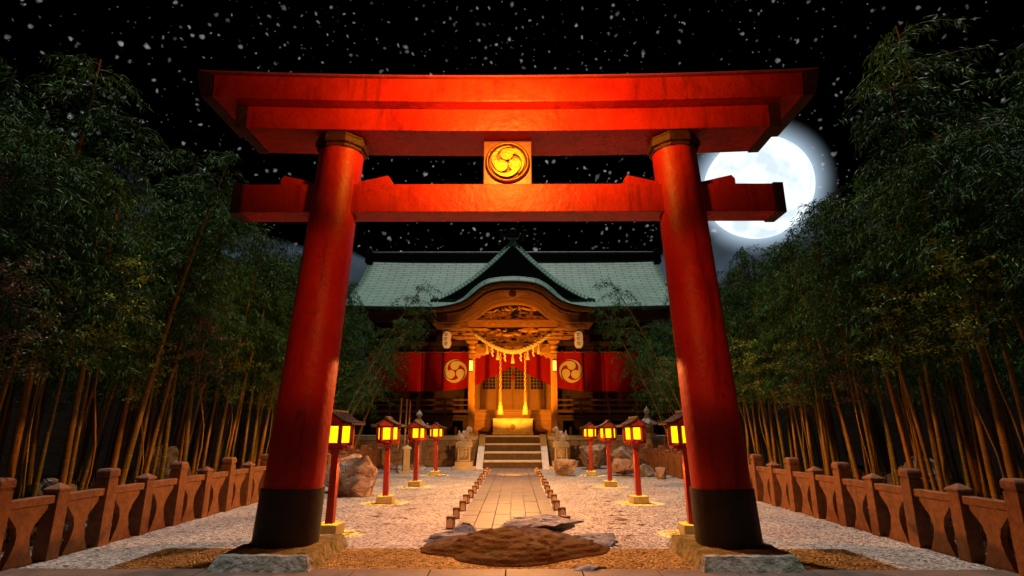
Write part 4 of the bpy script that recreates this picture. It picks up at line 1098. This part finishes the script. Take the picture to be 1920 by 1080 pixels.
# ------------------------------------------------------------------ moon
th = math.atan(269/1019.); yaw = math.atan(5.7/1019*math.cos(th)); CAM = Vector((.11,0,1.6))
md = Vector((.4514*math.cos(yaw)-(.9669-.1845*.2553)*math.sin(yaw), .4514*math.sin(yaw)+(.9669-.1845*.2553)*math.cos(yaw), .2553+.1845*.9669)).normalized()
bm = bmesh.new(); bmesh.ops.create_icosphere(bm, subdivisions=6, radius=84.0)
me = bpy.data.meshes.new('moon'); bm.to_mesh(me); bm.free()
for p in me.polygons: p.use_smooth = True
mm, nt, bb = new_mat('moon_surface'); L = nt.links.new
nt.nodes.remove(bb)
e = N(nt,'ShaderNodeEmission'); n1 = N(nt,'ShaderNodeTexNoise'); n1.inputs['Scale'].default_value = .03; n1.inputs['Detail'].default_value = 8; L(pos(nt,True), n1.inputs['Vector'])
L(ramp(nt,n1.outputs['Fac'],[(.38,(.56,.66,.72)),(.6,(.84,.92,.96))]), e.inputs['Color']); e.inputs['Strength'].default_value = 1.36
L(e.outputs[0], nt.nodes['Material Output'].inputs['Surface']); me.materials.append(mm)
mo = bpy.data.objects.new('moon', me); COL.objects.link(mo); mo.location = CAM+md*1000
tag(mo,'huge bright full moon in the black sky behind the right end of the torii','moon')

# ------------------------------------------------------------------ world: night sky
W = bpy.data.worlds.new('World'); S.world = W; W.use_nodes = True; nt = W.node_tree; L = nt.links.new
bg = nt.nodes['Background']; tc = N(nt,'ShaderNodeTexCoord'); D = tc.outputs['Generated']
def math_(op, a, b_=None, c_=None):
    n = N(nt,'ShaderNodeMath', operation=op)
    for i, v in enumerate((a,b_,c_)):
        if v is None: continue
        if isinstance(v,(int,float)): n.inputs[i].default_value = v
        else: L(v, n.inputs[i])
    return n.outputs[0]
nz = N(nt,'ShaderNodeTexNoise'); nz.inputs['Scale'].default_value = 90; L(D, nz.inputs['Vector'])
vm = N(nt,'ShaderNodeVectorMath', operation='MULTIPLY_ADD'); L(nz.outputs['Color'], vm.inputs[0]); vm.inputs[1].default_value = (.010,.010,.010); L(D, vm.inputs[2])
def starlayer(scale, rlo, rhi, bright):
    v = N(nt,'ShaderNodeTexVoronoi'); v.inputs['Scale'].default_value = scale; L(vm.outputs[0], v.inputs['Vector'])
    sc_ = N(nt,'ShaderNodeSeparateColor'); L(v.outputs['Color'], sc_.inputs[0])
    rad = math_('MULTIPLY_ADD', math_('POWER', sc_.outputs[0], 2.0), rhi-rlo, rlo)
    d = math_('DIVIDE', v.outputs['Distance'], rad)
    mr = N(nt,'ShaderNodeMapRange', interpolation_type='SMOOTHSTEP'); mr.inputs['From Min'].default_value = 1.1; mr.inputs['From Max'].default_value = .35; mr.inputs['To Min'].default_value = 0; mr.inputs['To Max'].default_value = 1
    L(d, mr.inputs['Value']); return math_('MULTIPLY', mr.outputs[0], math_('MULTIPLY_ADD', sc_.outputs[1], bright*.8, bright*.2))
stars = math_('MAXIMUM', starlayer(46,.05,.22,.28), starlayer(92,.06,.32,.20))
sx = N(nt,'ShaderNodeSeparateXYZ'); L(D, sx.inputs[0])
cn = N(nt,'ShaderNodeTexNoise'); cn.inputs['Scale'].default_value = 5.0; cn.inputs['Detail'].default_value = 3; cn.inputs['Roughness'].default_value = .45; L(D, cn.inputs['Vector'])
cs = N(nt,'ShaderNodeTexNoise'); cs.inputs['Scale'].default_value = 7; cs.inputs['Detail'].default_value = 3; L(D, cs.inputs['Vector'])
# cloud bank: higher towards the left, low in the middle, some at the right
topz = math_('MULTIPLY_ADD', cn.outputs['Fac'], .22, math_('MULTIPLY_ADD', math_('MINIMUM', math_('ABSOLUTE', math_('ADD', sx.outputs[0], .02)), .34), .34, .115))
fade = N(nt,'ShaderNodeMapRange'); fade.inputs['From Min'].default_value = .10; fade.inputs['From Max'].default_value = .26; L(sx.outputs[2], fade.inputs['Value'])
cm = N(nt,'ShaderNodeMapRange'); cm.inputs['From Min'].default_value = 0; cm.inputs['From Max'].default_value = .012; L(math_('SUBTRACT', topz, sx.outputs[2]), cm.inputs['Value'])
cc = ramp(nt, cs.outputs['Fac'], [(.35,(.006,.006,.009)),(.62,(.055,.075,.10))])
sky = N(nt,'ShaderNodeMix', data_type='RGBA'); L(cm.outputs[0], sky.inputs[0])
comb = N(nt,'ShaderNodeCombineColor'); 
for i in range(3): L(stars, comb.inputs[i])
ccf = N(nt,'ShaderNodeMix', data_type='RGBA'); L(fade.outputs[0], ccf.inputs[0]); ccf.inputs[6].default_value = (.001,.001,.0015,1); L(cc, ccf.inputs[7])
L(comb.outputs[0], sky.inputs[6]); L(ccf.outputs[2], sky.inputs[7])
dt = N(nt,'ShaderNodeVectorMath', operation='DOT_PRODUCT'); L(D, dt.inputs[0]); dt.inputs[1].default_value = md
hal = N(nt,'ShaderNodeMapRange'); hal.inputs['From Min'].default_value = math.cos(.118); hal.inputs['From Max'].default_value = math.cos(.080); L(dt.outputs['Value'], hal.inputs['Value'])
hp_ = math_('POWER', hal.outputs[0], 2.2)
hc = N(nt,'ShaderNodeMix', data_type='RGBA', blend_type='ADD'); hc.inputs[0].default_value = 1
hcol = N(nt,'ShaderNodeMix', data_type='RGBA'); L(hp_, hcol.inputs[0]); hcol.inputs[6].default_value = (0,0,0,1); hcol.inputs[7].default_value = (.50,.66,.82,1)
L(sky.outputs[2], hc.inputs[6]); L(hcol.outputs[2], hc.inputs[7]); L(hc.outputs[2], bg.inputs['Color']); bg.inputs['Strength'].default_value = 1

# ------------------------------------------------------------------ lights
def light(name, kind, loc, energy, color, size=.1, target=None, spot=None, blend=.3):
    l = bpy.data.lights.new(name, kind); l.energy = energy; l.color = color
    if kind != 'SUN': l.shadow_soft_size = size
    if spot: l.spot_size = R(spot); l.spot_blend = blend
    o = bpy.data.objects.new(name, l); COL.objects.link(o); o.location = loc
    if target is not None: o.rotation_euler = (Vector(target)-Vector(loc)).to_track_quat('-Z','Y').to_euler()
    return o
sun = light('moonlight','SUN',(0,0,30),2.0,(1.,.95,.90)); sun.data.angle = R(.5); sun.rotation_euler = (R(-1.0),R(.4),0)
light('torii_flood','SPOT',(0,5.75,6.2),820,(1,.44,.035),.15,(0,7.45,6.9),158,.45)
for sx_ in (-1,1): light('pillar_flood','SPOT',(sx_*1.3,4.9,3.6),125,(1,.24,.035),.2,(sx_*2.75,7.75,3.2),54,.5)
light('ground_flood','SPOT',(0,6.8,3.9),300,(1,.23,.012),.06,(0,7.6,0),90,.6)
light('court_flood','SPOT',(0,11.2,3.6),1250,(1,.35,.08),.06,(0,11.3,0),156,.03)
light('court_flood_far','SPOT',(0,16.8,3.6),1700,(1,.46,.13),.08,(0,16.9,0),158,.08)
light('steps_flood','SPOT',(0,20.0,1.0),900,(1,.38,.05),.06,(0,27,-1.0),62,.35)
light('porch_flood','SPOT',(0,17,3.0),2000,(1,.40,.03),.08,(0,27,5.1),38,.25)
light('porch_lamp','SPOT',(0,25.3,2.9),1150,(1,.42,.025),.06,(0,27.8,3.9),98,.3)

# ------------------------------------------------------------------ camera and settings
cd = bpy.data.cameras.new('camera'); cam = bpy.data.objects.new('camera', cd); COL.objects.link(cam); S.camera = cam
cd.sensor_width = 36; cd.lens = 36*1019/1920; cd.clip_end = 4000; cd.clip_start = .05
cam.location = CAM; cam.rotation_euler = (PI/2+th,0,yaw)
S.view_settings.view_transform = 'Standard'; S.view_settings.look = 'None'; S.view_settings.exposure = 0; S.view_settings.gamma = 1
S.render.engine = 'CYCLES'
try:
    S.cycles.use_light_tree = True; S.cycles.sample_clamp_indirect = 4; S.cycles.max_bounces = 6; S.cycles.transparent_max_bounces = 8
except Exception: pass
